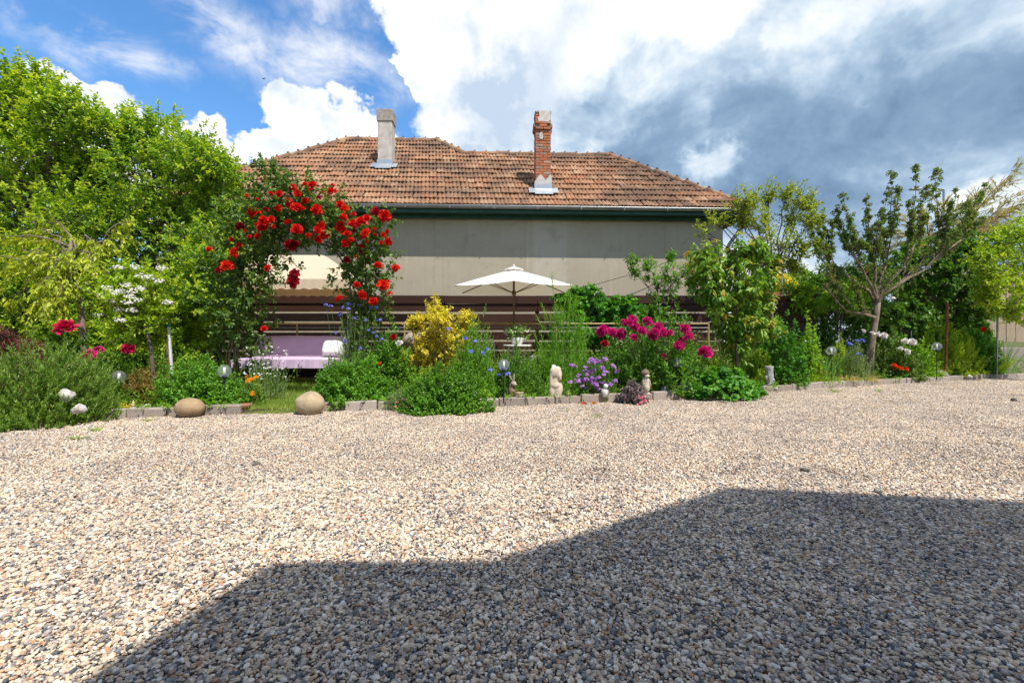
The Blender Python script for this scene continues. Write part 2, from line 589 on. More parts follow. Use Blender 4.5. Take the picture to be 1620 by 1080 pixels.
MT['soil'] = mat_plain('soil', (0.095, 0.07, 0.048), 0.95, 0.1, var=0.25, scale=9, bump=0.6, bscale=45)
MT['zinc'] = mat_plain('zinc', (0.36, 0.37, 0.38), 0.42, 0.5, 0.75, var=0.1, scale=3)
MT['zinc_flash'] = mat_plain('flashing', (0.50, 0.53, 0.56), 0.4, 0.5, 0.6, var=0.1, scale=5)
MT['green_paint'] = mat_plain('green_paint', (0.022, 0.085, 0.06), 0.5, 0.4, var=0.2, scale=4)
MT['white_metal'] = mat_plain('white_metal', (0.74, 0.74, 0.72), 0.4, 0.4, var=0.05)
MT['grey_metal'] = mat_plain('grey_metal', (0.40, 0.41, 0.42), 0.45, 0.5, 0.5, var=0.1)
MT['black'] = mat_plain('black_plastic', (0.02, 0.02, 0.022), 0.45, 0.4, var=0.1)
MT['wood_pole'] = mat_plain('wood_pole', (0.20, 0.105, 0.05), 0.55, 0.3, var=0.2, scale=20)
MT['canvas'] = mat_leaf('canvas', [(0.80, 0.76, 0.70), (0.85, 0.82, 0.77)], trans=0.26, rough=0.8, spec=0.1, big=0.8, tint=(1.0, 0.88, 0.70), lift=None)
MT['canvas_sw'] = mat_leaf('canvas_swing', [(0.74, 0.60, 0.44), (0.80, 0.68, 0.52)], trans=0.3, rough=0.8, spec=0.1, big=0.8, tint=(1.0, 0.75, 0.45), lift=None)
MT['lilac'] = mat_plain('lilac_cloth', (0.64, 0.47, 0.66), 0.85, 0.1, var=0.05, scale=6, bump=0.15, bscale=18)
MT['pillow'] = mat_plain('pillow_cloth', (0.78, 0.77, 0.76), 0.85, 0.1, var=0.04, scale=6)
MT['brown_metal'] = mat_plain('brown_metal', (0.05, 0.03, 0.022), 0.5, 0.4, var=0.1)
MT['yellow_rail'] = mat_plain('yellow_rail', (0.52, 0.36, 0.13), 0.5, 0.35, var=0.2, scale=3)
MT['terracotta'] = mat_plain('terracotta', (0.36, 0.16, 0.09), 0.8, 0.2, var=0.15, scale=10)
MT['sandstone'] = mat_plain('sandstone', (0.40, 0.28, 0.165), 0.85, 0.2, var=0.14, scale=9, bump=0.7, bscale=60)
MT['sandstone2'] = mat_plain('sandstone_rough', (0.46, 0.36, 0.235), 0.9, 0.15, var=0.12, scale=10, bump=0.6, bscale=60)
MT['rock_white'] = mat_plain('rock_white', (0.58, 0.54, 0.50), 0.9, 0.2, var=0.22, scale=14, bump=0.8, bscale=30)
MT['rock_grey'] = mat_plain('rock_grey', (0.30, 0.28, 0.25), 0.9, 0.2, var=0.22, scale=12, bump=0.8, bscale=30)
MT['rock_red'] = mat_plain('rock_red', (0.40, 0.26, 0.18), 0.9, 0.2, var=0.2, scale=6, bump=0.8, bscale=20, c2=(0.30, 0.27, 0.24))
MT['cream_stone'] = mat_plain('cream_stone', (0.66, 0.54, 0.42), 0.8, 0.2, var=0.12, scale=9, bump=0.3, bscale=40)
MT['statue_grey'] = mat_plain('statue_grey', (0.44, 0.36, 0.29), 0.85, 0.2, var=0.25, scale=16, bump=0.5, bscale=40)
MT['statue_white'] = mat_plain('statue_white', (0.72, 0.70, 0.68), 0.7, 0.25, var=0.08, scale=12, bump=0.3, bscale=40)
MT['statue_dark'] = mat_plain('statue_dark', (0.16, 0.135, 0.12), 0.8, 0.2, var=0.2, scale=16, bump=0.4)
MT['statue_brown'] = mat_plain('statue_brown', (0.25, 0.17, 0.12), 0.8, 0.2, var=0.25, scale=18, bump=0.4)
MT['silver_bark'] = mat_plain('silver_bark', (0.52, 0.51, 0.50), 0.6, 0.4, var=0.3, scale=22, bump=0.9, bscale=45, c2=(0.09, 0.09, 0.09))
MT['glass'] = mat_glass('globe_glass')
MT['board'] = mat_plain('beige_board', (0.42, 0.33, 0.24), 0.8, 0.2, var=0.1, scale=4, bump=0.2)
MT['concrete'] = mat_plain('concrete', (0.34, 0.30, 0.27), 0.9, 0.2, var=0.12, scale=6, bump=0.4, bscale=50)
MT['kerb'] = mat_island('kerb_stone', [(0.0, (0.30, 0.25, 0.21)), (0.5, (0.36, 0.30, 0.255)), (1.0, (0.42, 0.36, 0.31))], 0.9, 0.15, dirt=((0.20, 0.17, 0.14), 6.0, 0.5, 0.72, 0.6), bump=0.6, bscale=70)
MT['tile'] = mat_island('roof_tile', [(0.0, (0.30, 0.155, 0.085)), (0.25, (0.37, 0.205, 0.118)), (0.5, (0.32, 0.165, 0.09)), (0.72, (0.43, 0.27, 0.165)), (0.86, (0.35, 0.155, 0.078)), (1.0, (0.24, 0.135, 0.085))],
                        0.88, 0.15, dirt=((0.12, 0.08, 0.058), 0.8, 0.40, 0.62, 0.80), bump=0.5, bscale=60)
MT['brick'] = mat_island('brick', [(0.0, (0.42, 0.13, 0.06)), (0.3, (0.50, 0.17, 0.07)), (0.55, (0.36, 0.13, 0.08)), (0.75, (0.44, 0.22, 0.14)), (0.9, (0.30, 0.20, 0.15)), (1.0, (0.48, 0.30, 0.22))],
                         0.9, 0.15, dirt=((0.26, 0.21, 0.17), 5.0, 0.52, 0.72, 0.5), bump=0.6, bscale=80)
MT['mortar'] = mat_plain('mortar', (0.36, 0.31, 0.26), 0.95, 0.1, var=0.2, scale=12, bump=0.5)
MT['cream_wall'] = mat_plain('cream_wall', (0.62, 0.52, 0.40), 0.9, 0.1, var=0.05, scale=2)
MT['plaster_ch'] = mat_plain('chimney_plaster', (0.58, 0.54, 0.50), 0.9, 0.15, var=0.2, scale=4.5, bump=0.5, bscale=30, c2=(0.36, 0.31, 0.26))
MT['plaster_cap'] = mat_plain('chimney_cap_plaster', (0.40, 0.35, 0.30), 0.9, 0.15, var=0.2, scale=7, bump=0.6, bscale=35)
MT['render_bits'] = mat_plain('old_render', (0.62, 0.58, 0.54), 0.9, 0.15, var=0.15, scale=8, bump=0.5)


def mat_plank():
    m, t, b = new_mat('plank')
    tcn = t.new('ShaderNodeTexCoord')
    oi = t.new('ShaderNodeObjectInfo')
    v = t.vm('ADD', t.vm('MULTIPLY', tcn.outputs['Object'], (1.2, 3, 42)), t.vm('SCALE', (7.0, 3.0, 5.0), oi.outputs['Random']))
    nz = t.noise(v, 5, 6, 0.65, 0.4)
    c = t.ramp(nz, [(0.3, (0.026, 0.0125, 0.009)), (0.7, (0.060, 0.027, 0.019))])
    c = t.mix(t.m('MULTIPLY', oi.outputs['Random'], 0.45), c, (0.075, 0.037, 0.027))
    t.link(c, b.inputs['Base Color'])
    b.inputs['Roughness'].default_value = 0.65
    b.inputs['Specular IOR Level'].default_value = 0.15
    bp = t.new('ShaderNodeBump')
    bp.inputs['Strength'].default_value = 0.06
    bp.inputs['Distance'].default_value = 0.002
    t.link(nz, bp.inputs['Height'])
    t.link(bp.outputs[0], b.inputs['Normal'])
    return m


MT['plank'] = mat_plank()
MT['plank_dark'] = mat_plain('plank_painted_shade', (0.022, 0.014, 0.012), 0.8, 0.1, var=0.2, scale=8)  # near-black colour paints in the shade behind the swing seat


def mat_wall():
    m, t, b = new_mat('house_plaster')
    tcn = t.new('ShaderNodeTexCoord')
    v = tcn.outputs['Object']
    sp = t.new('ShaderNodeSeparateXYZ')
    t.link(v, sp.inputs[0])
    X = sp.outputs[0]
    big = t.noise(v, 0.8, 5, 0.6)
    c = t.ramp(big, [(0.3, (0.39, 0.34, 0.25)), (0.7, (0.455, 0.40, 0.305))])
    fine = t.noise(v, 45, 4, 0.7)
    c = t.mix(t.m('MULTIPLY', t.smooth(fine, 0.5, 0.75), 0.35), c, (0.28, 0.24, 0.185))
    # repaired strip of paler plaster and rain runs
    strip = t.m('MULTIPLY', t.smooth(X, 0.52, 0.62), t.smooth(X, 1.50, 1.40))
    c = t.mix(t.m('MULTIPLY', strip, 0.30), c, (0.57, 0.52, 0.44))
    old = t.noise(v, 2.3, 6, 0.7, 0.6)
    c = t.mix(t.m('MULTIPLY', t.smooth(old, 0.52, 0.70), 0.45), c, (0.30, 0.26, 0.195))
    sp2 = t.noise(v, 7.0, 5, 0.7)
    c = t.mix(t.m('MULTIPLY', t.smooth(sp2, 0.60, 0.72), 0.35), c, (0.53, 0.48, 0.39))
    runs = t.noise(t.vm('MULTIPLY', v, (5.0, 1.0, 0.22)), 1.6, 4, 0.6)
    c = t.mix(t.m('MULTIPLY', t.smooth(runs, 0.58, 0.75), 0.35), c, (0.54, 0.485, 0.39))
    drip = t.noise(t.vm('MULTIPLY', v, (7.0, 1.0, 0.10)), 1.3, 5, 0.65)
    c = t.mix(t.m('MULTIPLY', t.smooth(drip, 0.56, 0.74), 0.30), c, (0.24, 0.205, 0.155))
    t.link(c, b.inputs['Base Color'])
    b.inputs['Roughness'].default_value = 0.95
    b.inputs['Specular IOR Level'].default_value = 0.1
    bp = t.new('ShaderNodeBump')
    bp.inputs['Strength'].default_value = 0.7
    bp.inputs['Distance'].default_value = 0.008
    t.link(fine, bp.inputs['Height'])
    t.link(bp.outputs[0], b.inputs['Normal'])
    return m


MT['wall'] = mat_wall()


def pebble_stops():
    return [(0.0, (0.62, 0.50, 0.37)), (0.13, (0.37, 0.355, 0.34)), (0.22, (0.72, 0.63, 0.52)), (0.34, (0.47, 0.34, 0.23)), (0.43, (0.77, 0.72, 0.65)),
            (0.52, (0.53, 0.44, 0.35)), (0.62, (0.085, 0.095, 0.11)), (0.705, (0.66, 0.54, 0.41)), (0.80, (0.20, 0.20, 0.21)), (0.89, (0.46, 0.26, 0.15)), (0.92, (0.36, 0.29, 0.24))]


MT['pebble'] = mat_island('pebble', pebble_stops(), 0.62, 0.3, True, interp='CONSTANT', bump=0.3, bscale=180, mottle=True)


def mat_gravel_bed():
    m, t, b = new_mat('gravel_bed')
    tcn = t.new('ShaderNodeTexCoord')
    v = tcn.outputs['Object']
    vo = t.new('ShaderNodeTexVoronoi')
    vo.inputs['Scale'].default_value = 62
    t.link(v, vo.inputs['Vector'])
    sp = t.new('ShaderNodeSeparateColor')
    t.link(vo.outputs['Color'], sp.inputs[0])
    c = t.ramp(sp.outputs[0], pebble_stops(), 'CONSTANT')
    c = t.mix(t.smooth(vo.outputs['Distance'], 0.35, 0.75), c, (0.27, 0.22, 0.17))
    t.link(c, b.inputs['Base Color'])
    b.inputs['Roughness'].default_value = 0.8
    bp = t.new('ShaderNodeBump')
    bp.inputs['Strength'].default_value = 0.9
    bp.inputs['Distance'].default_value = 0.012
    bp.invert = True
    t.link(vo.outputs['Distance'], bp.inputs['Height'])
    t.link(bp.outputs[0], b.inputs['Normal'])
    return m


MT['gravel_bed'] = mat_gravel_bed()
MT['ground'] = mat_plain('ground', (0.13, 0.14, 0.05), 0.95, 0.1, var=0.2, scale=0.3, bump=0.3, bscale=4)
MT['lawn'] = mat_plain('lawn', (0.14, 0.17, 0.04), 0.95, 0.1, var=0.2, scale=5, bump=0.4, bscale=60)

# ------------------------------------------------------------------ ground
def sheet(name, pts, z, mat, kind='structure'):
    mb = MB()
    mb.add([(x, y, z) for x, y in pts], [tuple(range(len(pts)))]) if len(pts) <= 4 else None
    if len(pts) > 4:
        bm = bmesh.new()
        vs = [bm.verts.new((x, y, z)) for x, y in pts]
        f = bm.faces.new(vs)
        bmesh.ops.triangulate(bm, faces=[f])
        bm.normal_update()
        for f in bm.faces:
            if f.normal.z < 0:
                f.normal_flip()
        bm.verts.index_update()
        mb.add([v.co[:] for v in bm.verts], [tuple(v.index for v in f.verts) for f in bm.faces])
        bm.free()
    o = obj(name, mb.mesh(name, mat))
    return tag(o, kind=kind)


sheet('ground', [(-900, -600), (900, -600), (900, 1600), (-900, 1600)], -0.02, MT['ground'])
KERB = [(-12.0, 3.9), (-9.0, 4.3), (-6.2, 4.8), (-4.77, 5.2), (-3.9, 5.45), (-2.5, 5.72), (-1.72, 5.9), (0.0, 6.28), (0.81, 6.48), (1.9, 6.83), (2.9, 7.2), (4.4, 7.9), (5.9, 8.64), (8.2, 9.6), (11.25, 10.8), (14.0, 11.3), (19.0, 11.6)]
kx, ky = np.array(KERB).T


def kerb_y(x):
    return np.interp(x, kx, ky)


mb = MB()
mc = MB()
for (xa, ya), (xb, yb) in zip(KERB[:-1], KERB[1:]):
    mb.add([(xa, -14, 0), (xb, -14, 0), (xb, yb + 0.05, 0), (xa, ya + 0.05, 0)], [(0, 1, 2, 3)])
    mc.add([(xa, ya + 0.01, -0.015), (xb, yb + 0.01, -0.015), (xb, yb + 0.08, 0.055), (xa, ya + 0.08, 0.055), (xb, 14, 0.055), (xa, 14, 0.055)], [(0, 1, 2, 3), (3, 2, 4, 5)])
tag(obj('gravel_yard', mb.mesh('gravel_yard', MT['gravel_bed'])), kind='structure')
tag(obj('flower_bed', mc.mesh('flower_bed', MT['soil'])), kind='structure')
mb = MB()
LW = [(5.50, -3.3, -2.40, 0.0), (5.78, -3.35, -2.40, 0.066), (6.6, -3.5, -2.35, 0.066), (8.0, -5.2, -2.2, 0.066), (9.9, -6.6, -1.9, 0.066)]
for (ya, l0, r0_, za_), (yb, l1, r1_, zb_) in zip(LW[:-1], LW[1:]):
    mb.add([(l0, ya, za_), (r0_, ya + (0.12 if za_ == 0 else 0), za_), (r1_, yb, zb_), (l1, yb, zb_)], [(0, 1, 2, 3)])
tag(obj('lawn', mb.mesh('lawn', MT['lawn'])), kind='structure')

# gravel: thousands of pebbles laid in patches
rngp = np.random.default_rng(3)


def ico(sub):
    bm = bmesh.new()
    bmesh.ops.create_icosphere(bm, subdivisions=sub, radius=1)
    V = np.array([v.co[:] for v in bm.verts])
    bm.verts.index_update()
    F = np.array([[v.index for v in f.verts] for f in bm.faces])
    bm.free()
    return V, F


def pebble_patch(name, size, step, sub, lo, hi, thin=False):
    V0, F0 = ico(sub)
    shapes = []
    for _ in range(5):
        s = V0 * (1 + 0.22 * np.sin(V0 @ rngp.normal(size=(3, 3)) * 2.2 + rngp.uniform(0, 6, 3)).mean(1, keepdims=True))
        s = s + 0.10 * np.abs(V0[:, [0]]) * rngp.normal(size=3)
        shapes.append(s)
    n = int(size / step)
    gx, gy = np.meshgrid(np.arange(n), np.arange(n))
    P = (np.stack([gx.ravel(), gy.ravel()], 1) + rngp.uniform(-0.1, 1.1, (n * n, 2))) * step - size / 2
    if thin:                                          # a worn spot where the sandy bed shows through
        q = np.hypot(P[:, 0] * rngp.uniform(0.7, 1.2), P[:, 1] * rngp.uniform(0.9, 1.5)) + 0.03 * np.sin(P[:, 0] * 40) + rngp.normal(0, 0.02, len(P))
        P = P[(q > 0.11) | (rngp.random(len(P)) < 0.22)]
    m = len(P)
    r = lo + (hi - lo) * rngp.random(m) ** 2.4
    sc = np.stack([r * rngp.uniform(1.0, 1.6, m), r * rngp.uniform(0.75, 1.1, m), r * rngp.uniform(0.5, 0.8, m)], 1)
    z = rngp.uniform(0.0, 0.010, m) + r * 0.35
    yaw = rngp.uniform(0, 2 * PI, m)
    tl = rngp.normal(0, 0.33, m)
    cy_, sy_ = np.cos(yaw), np.sin(yaw)
    ct, st = np.cos(tl), np.sin(tl)
    Rm = np.zeros((m, 3, 3))
    Rm[:, 0, 0] = cy_ * ct; Rm[:, 0, 1] = -sy_; Rm[:, 0, 2] = cy_ * st
    Rm[:, 1, 0] = sy_ * ct; Rm[:, 1, 1] = cy_; Rm[:, 1, 2] = sy_ * st
    Rm[:, 2, 0] = -st; Rm[:, 2, 2] = ct
    which = rngp.integers(0, 5, m)
    Sh = np.stack(shapes)[which] * sc[:, None]
    VV = np.einsum('nij,nkj->nki', Rm, Sh) + np.concatenate([P, z[:, None]], 1)[:, None]
    FF = F0[None] + (np.arange(m) * len(V0))[:, None, None]
    mb = MB()
    mb.add(VV.reshape(-1, 3), FF.reshape(-1, 3))
    return bpy.data.objects.new(name, mb.mesh(name, MT['pebble'], smooth=True))


PATCH = 0.4
src = bpy.data.collections.new('pebble_sources')
srcs = []
for i in range(3):
    srcs.append(pebble_patch('pebbles_%d' % i, PATCH, 0.0078, 2, 0.0031, 0.0092))
for i in range(4):
    srcs.append(pebble_patch('pebbles_%d' % (i + 3), PATCH, 0.0078, 1, 0.0034, 0.0090))
srcs.append(pebble_patch('pebbles_7', PATCH, 0.0078, 2, 0.0031, 0.0092, True))
srcs.append(pebble_patch('pebbles_8', PATCH, 0.0078, 1, 0.0034, 0.0090, True))
for o in srcs:
    src.objects.link(o)
cells, idx, rots = [], [], []
for iy in range(0, 32):
    for ix in range(-42, 50):
        x, y = (ix + 0.5) * PATCH, (iy + 0.5) * PATCH + 0.1
        if y > kerb_y(x) + 0.15 or abs(x) > 1.16 * y + 1.6 or y > 12.0:
            continue
        cells.append((x, y, 0.003 + 0.004 * math.sin(x * 1.7 + y) * math.sin(y * 1.3)))
        worn = random.random() < 0.06
        idx.append((7 if worn else random.randrange(3)) if y < 2.9 else (8 if worn else 3 + random.randrange(4)))
        rots.append(random.randrange(4) * PI / 2)
gm = bpy.data.meshes.new('gravel')
gm.from_pydata(cells, [], [])
a = gm.attributes.new('idx', 'INT', 'POINT')
a.data.foreach_set('value', idx)
a = gm.attributes.new('rot', 'FLOAT', 'POINT')
a.data.foreach_set('value', rots)
gm.materials.append(MT['pebble'])
gravel = tag(obj('gravel', gm), 'loose rounded pebbles of tan, white and slate grey gravel', 'gravel', kind='stuff')
ng = bpy.data.node_groups.new('gravel_scatter', 'GeometryNodeTree')
ng.interface.new_socket('Geometry', in_out='INPUT', socket_type='NodeSocketGeometry')
ng.interface.new_socket('Geometry', in_out='OUTPUT', socket_type='NodeSocketGeometry')
gi = ng.nodes.new('NodeGroupInput')
go = ng.nodes.new('NodeGroupOutput')
iop = ng.nodes.new('GeometryNodeInstanceOnPoints')
ci = ng.nodes.new('GeometryNodeCollectionInfo')
ci.inputs['Collection'].default_value = src
ci.inputs['Separate Children'].default_value = True
ci.inputs['Reset Children'].default_value = True
at1 = ng.nodes.new('GeometryNodeInputNamedAttribute')
at1.data_type = 'INT'
at1.inputs[0].default_value = 'idx'
at2 = ng.nodes.new('GeometryNodeInputNamedAttribute')
at2.data_type = 'FLOAT'
at2.inputs[0].default_value = 'rot'
cx = ng.nodes.new('ShaderNodeCombineXYZ')
L = ng.links.new
L(gi.outputs[0], iop.inputs['Points'])
L(ci.outputs[0], iop.inputs['Instance'])
iop.inputs['Pick Instance'].default_value = True
L([o for o in at1.outputs if o.enabled and o.name == 'Attribute'][0], iop.inputs['Instance Index'])
L([o for o in at2.outputs if o.enabled and o.name == 'Attribute'][0], cx.inputs[2])
L(cx.outputs[0], iop.inputs['Rotation'])
L(iop.outputs[0], go.inputs[0])
gravel.modifiers.new('scatter', 'NODES').node_group = ng

# kerb of concrete edging blocks
kerb = thing('garden_kerb', 'low kerb of pale concrete edging blocks between gravel and flower bed', 'kerb', (0, 6.28, 0))
seg = np.hypot(np.diff(kx), np.diff(ky))
cum_l = np.concatenate([[0], np.cumsum(seg)])
block_me = []
for i in range(4):
    V, F = bev_box(0.392, 0.085, 0.175, 0.008, 1, 0.006)
    block_me.append(MB().add(V, F).mesh('edging_block', MT['kerb']))
s = 0.2
while s < cum_l[-1] - 0.4:
    x = np.interp(s, cum_l, kx)
    y = np.interp(s, cum_l, ky)
    x2 = np.interp(s + 0.05, cum_l, kx)
    y2 = np.interp(s + 0.05, cum_l, ky)
    s += 0.402
    if -3.25 < x < -2.45 or x < -5.2 or x > 13:
        continue
    obj('edging_block', block_me[random.randrange(4)], kerb, (x - 0, y + 0.045 - 6.28, -0.055 + random.uniform(-0.012, 0.012)),
        (random.uniform(-0.03, 0.05), random.uniform(-0.02, 0.02), math.atan2(y2 - y, x2 - x) + random.uniform(-0.03, 0.03)))

# ------------------------------------------------------------------ the house across the yard
HR = R_(2.2)
house = thing('house', 'old single-storey house with grey-beige plaster and a red tiled hip roof', 'house', (0, 11.4, 0), HR)
ZE = 4.3
PIT = R_(40)
TP = math.tan(PIT)


def hpart(name, mb, mat, parent=None, smooth=False, kind=None):
    o = obj(name, mb.mesh(name, mat, (0, 0, 0), smooth), parent or house)
    if kind:
        o['kind'] = kind
    return o


XL, XR = -9.2, 6.2
mb = MB()
wl, wr, wf, wb = XL + 0.6, XR - 0.6, 0.43, 5.3
mb.box((wl, wf, -0.1), (wr, wb, ZE - 0.02))
hpart('wall', mb, MT['wall'])
mb = MB().box((wl - 0.03, wf - 0.05, -0.1), (wr + 0.03, wf - 0.002, 0.6))
hpart('plinth', mb, MT['concrete'])


def roofpt(x, y):
    """height of the front slope"""
    return (x, y, ZE + TP * y)


z1, z2 = ZE + TP * 3.9, ZE + TP * 2.95
A = (XL, 0, ZE); B = (XR, 0, ZE); C = (XR - 2.95, 2.95, z2); Dp = (-1.39, 2.95, z2); E = (-2.34, 3.9, z1); Fp = (XL + 3.9, 3.9, z1)
mb = MB()
V = [A, B, C, Dp, E, Fp, (XL, 7.8, ZE), (XR, 5.9, ZE), (1.56, 5.9, ZE), (1.56, 7.8, ZE)]
V = [(x, y, z - 0.03) for x, y, z in V]
mb.add(V, [(0, 1, 2, 3, 4, 5), (0, 5, 6), (1, 7, 2), (3, 2, 7, 8), (4, 3, 8, 9), (5, 4, 9, 6)])
roof = hpart('roof', mb, MT['tile'])
mb = MB().box((XL + 0.05, 0.04, ZE - 0.17), (XR - 0.05, wf - 0.003, ZE - 0.13))
hpart('soffit', mb, MT['green_paint'])
mb = MB().box((XL + 0.02, 0.015, ZE - 0.185), (XR - 0.02, 0.036, ZE - 0.03))
hpart('fascia_board', mb, MT['green_paint'])
mb = MB().box((XL + 0.05, 0.30, ZE - 0.26), (XR - 0.05, 0.34, ZE - 0.173))
hpart('eave_beam', mb, MT['green_paint'])
mb = MB().box((XR - 0.075, 0.05, ZE - 0.18), (XR - 0.05, 5.8, ZE - 0.04))
hpart('fascia_board', mb, MT['green_paint'])

# gutter sections
gp = [(0.065 * math.cos(a), 0.065 * math.sin(a)) for a in np.linspace(PI, 2 * PI, 9)]
gp = gp + [(x * 0.9, z * 0.9) for x, z in gp[::-1]]


def gutter_mesh(l):
    mb = MB()
    n = len(gp)
    V = [(0, y, z) for y, z in gp] + [(l, y, z) for y, z in gp]
    mb.add(V, [(i, (i + 1) % n, n + (i + 1) % n, n + i) for i in range(n)])
    # roll at the front lip and a seam strap
    mb.tube([(0, -0.066, 0.002), (l, -0.066, 0.002)], 0.009, 6)
    mb.add(*MB_box((0.0, -0.068, -0.068), (0.018, 0.06, 0.006)))
    return mb


def MB_box(lo, hi):
    b = MB().box(lo, hi)
    V, T, Q = b.arrays()
    return V, Q


gut_me = gutter_mesh(1.085).mesh('gutter_section', MT['zinc'], smooth=False)
x = XL + 0.02
while x < XR - 0.5:
    obj('gutter_section', gut_me, house, (x, -0.055, ZE - 0.03 - 0.0012 * (x - XL)), (0, 0, 0))
    x += 1.09
mb = MB()
mb.tube([(XR - 0.12, -0.05, ZE - 0.1), (XR - 0.1, 0.05, ZE - 0.2), (wr + 0.12, wf - 0.1, ZE - 0.85), (wr + 0.06, wf - 0.07, ZE - 1.0)], 0.045, 8)
mb.tube([(wr + 0.06, wf - 0.07, ZE - 1.0), (wr + 0.06, wf - 0.07, 0.1)], 0.045, 8)
hpart('downpipe', mb, MT['zinc'], smooth=True)

# roof tiles on the front slope
TW, TROW, TLEN = 0.208, 0.355, 0.41


def tile_arrays():
    us = np.linspace(0, 1, 9)
    prof = np.array([0.0, 0.022, 0.030, 0.020, 0.004, 0.020, 0.030, 0.022, 0.002])
    V, F = [], []
    for yy, lift in ((0.0, 0.044), (TLEN, 0.004)):
        for u, h in zip(us, prof):
            V.append(((u - 0.5) * TW * 1.0, yy, h + lift))
    for u, h in zip(us, prof):
        V.append(((u - 0.5) * TW, 0.004, h + 0.008))
    for i in range(8):
        F.append((i, i + 1, 9 + i + 1, 9 + i))
        F.append((18 + i, 18 + i + 1, i + 1, i))
    return np.array(V), F


tV, tF = tile_arrays()
tile_me = []
for i in range(6):
    vv = tV.copy()
    vv[:, 2] += 0.003 * np.sin(vv[:, 0] * 40 + i)
    tile_me.append(MB().add(vv, tF).mesh('roof_tile', MT['tile']))
CH = [(-3.62, 1.95, 0.41, 0.42), (0.85, 0.62, 0.41, 0.42)]      # chimneys: x, y of the front face, width, depth (house coordinates)
spots = []
row = 0
while True:
    s0 = row * TROW - 0.05
    y0 = s0 * math.cos(PIT)
    if y0 > 3.9 - 0.12:
        break
    ym = max(0.0, y0 + 0.14)
    xl = XL + ym
    xr = XR - ym if ym < 2.95 else -2.34 + (3.9 - ym)
    x = xl + TW * 0.5 + (row % 2) * TW * 0.5 - 0.05
    while x < xr - TW * 0.3:
        skip = any(cx_ - w_ / 2 - 0.02 < x < cx_ + w_ / 2 + 0.02 and cy0 - 0.05 < y0 < cy0 + dd for cx_, cy0, w_, dd in CH)
        if not skip:
            spots.append((row, x, y0, ZE + TP * y0 + 0.0))
        x += TW
    row += 1
seen = [q for q in spots if q[1] > -5.6]
seen.sort(key=lambda q: (q[0], q[1]))
own = set(id(q) for q in seen[:300])
rest = MB()
rx_ = Matrix.Rotation(PIT, 3, 'X')
for q in spots:
    row, x, y0, z0 = q
    jx, jy, jr = random.uniform(-0.008, 0.008), random.uniform(-0.018, 0.018), random.uniform(-0.022, 0.022)
    lift = random.uniform(0, 0.012)
    M = Matrix.Translation((x + jx, y0 + jy, z0 + lift)) @ (Matrix.Rotation(PIT + random.uniform(-0.012, 0.02), 4, 'X') @ Matrix.Rotation(jr, 4, 'Z'))
    k = random.randrange(6)
    if id(q) in own:
        o = obj('roof_tile', tile_me[k], roof)
        o.matrix_local = M
    else:
        Mn = np.array(M)
        rest.add(tV @ Mn[:3, :3].T + Mn[:3, 3], tF)
hpart('upper_roof_tiles', rest, MT['tile'], roof, kind='stuff')


def ridge_tile():
    mb = MB()
    n = 7
    an = np.linspace(0, PI, n)
    prof = [(0.0, 0.115), (0.06, 0.128), (0.075, 0.112), (0.36, 0.098)]
    V = []
    for s_, r in prof:
        for a in an:
            V.append((s_, r * math.cos(a), r * math.sin(a) - 0.03))
    F = []
    for i in range(len(prof) - 1):
        for j in range(n - 1):
            F.append((i * n + j, i * n + j + 1, (i + 1) * n + j + 1, (i + 1) * n + j))
    F.append(tuple(range(n)))
    mb.add(V, F)
    # small upright lip
    mb.box((0.0, -0.025, 0.080), (0.045, 0.025, 0.118))
    return mb


ridge_me = ridge_tile().mesh('ridge_tile', MT['tile'])


def ridge_line(p, q):
    p, q = Vector(p), Vector(q)
    L_ = (q - p).length
    n = max(1, int(L_ / 0.34))
    d = (q - p) / L_
    M = d.to_track_quat('X', 'Z').to_matrix().to_4x4()
    hpart('ridge_mortar', MB().tube([tuple(p + Vector((0, 0, 0.01))), tuple((p + q) / 2 + Vector((0, 0, 0.014))), tuple(q + Vector((0, 0, 0.01)))], 0.085, 8), MT['mortar'], roof, smooth=True)
    for i in range(n):
        c = p + d * (i * L_ / n)
        o = obj('ridge_tile', ridge_me, roof)
        o.matrix_local = Matrix.Translation(c + Vector((0, random.uniform(-.01, .01), 0.022 + random.uniform(-0.008, 0.012)))) @ M @ Matrix.Rotation(random.uniform(-0.05, 0.05), 4, 'Y')


ridge_line(C, B); ridge_line(C, Dp); ridge_line(E, Dp); ridge_line(E, Fp); ridge_line(Fp, A)

# plastered chimney
cx0, cy0, cw, cd = CH[0]
zb = ZE + TP * cy0
zt = zb + 1.70


def skirt(mb, x, y, w, d, zb):
    """lead apron, side flashing strips following the slope"""
    mb.add([(x - w / 2 - 0.02, y - 0.26, zb - 0.26 * TP + 0.115), (x + w / 2 + 0.02, y - 0.26, zb - 0.26 * TP + 0.115), (x + w / 2 + 0.02, y - 0.02, zb + 0.12), (x - w / 2 - 0.02, y - 0.02, zb + 0.12),
            (x + w / 2 + 0.02, y - 0.02, zb + 0.23), (x - w / 2 - 0.02, y - 0.02, zb + 0.23)], [(0, 1, 2, 3), (3, 2, 4, 5)])
    for sgn in (-1, 1):
        xa, xb = x + sgn * (w / 2 + 0.022), x + sgn * (w / 2 + 0.17)
        v = [(xa, y - 0.2, zb - 0.2 * TP + 0.118), (xb, y - 0.2, zb - 0.2 * TP + 0.118), (xb, y + 0.05, zb + 0.05 * TP + 0.118), (xa, y + 0.05, zb + 0.05 * TP + 0.118)]
        mb.add(v, [(0, 1, 2, 3)] if sgn > 0 else [(3, 2, 1, 0)])


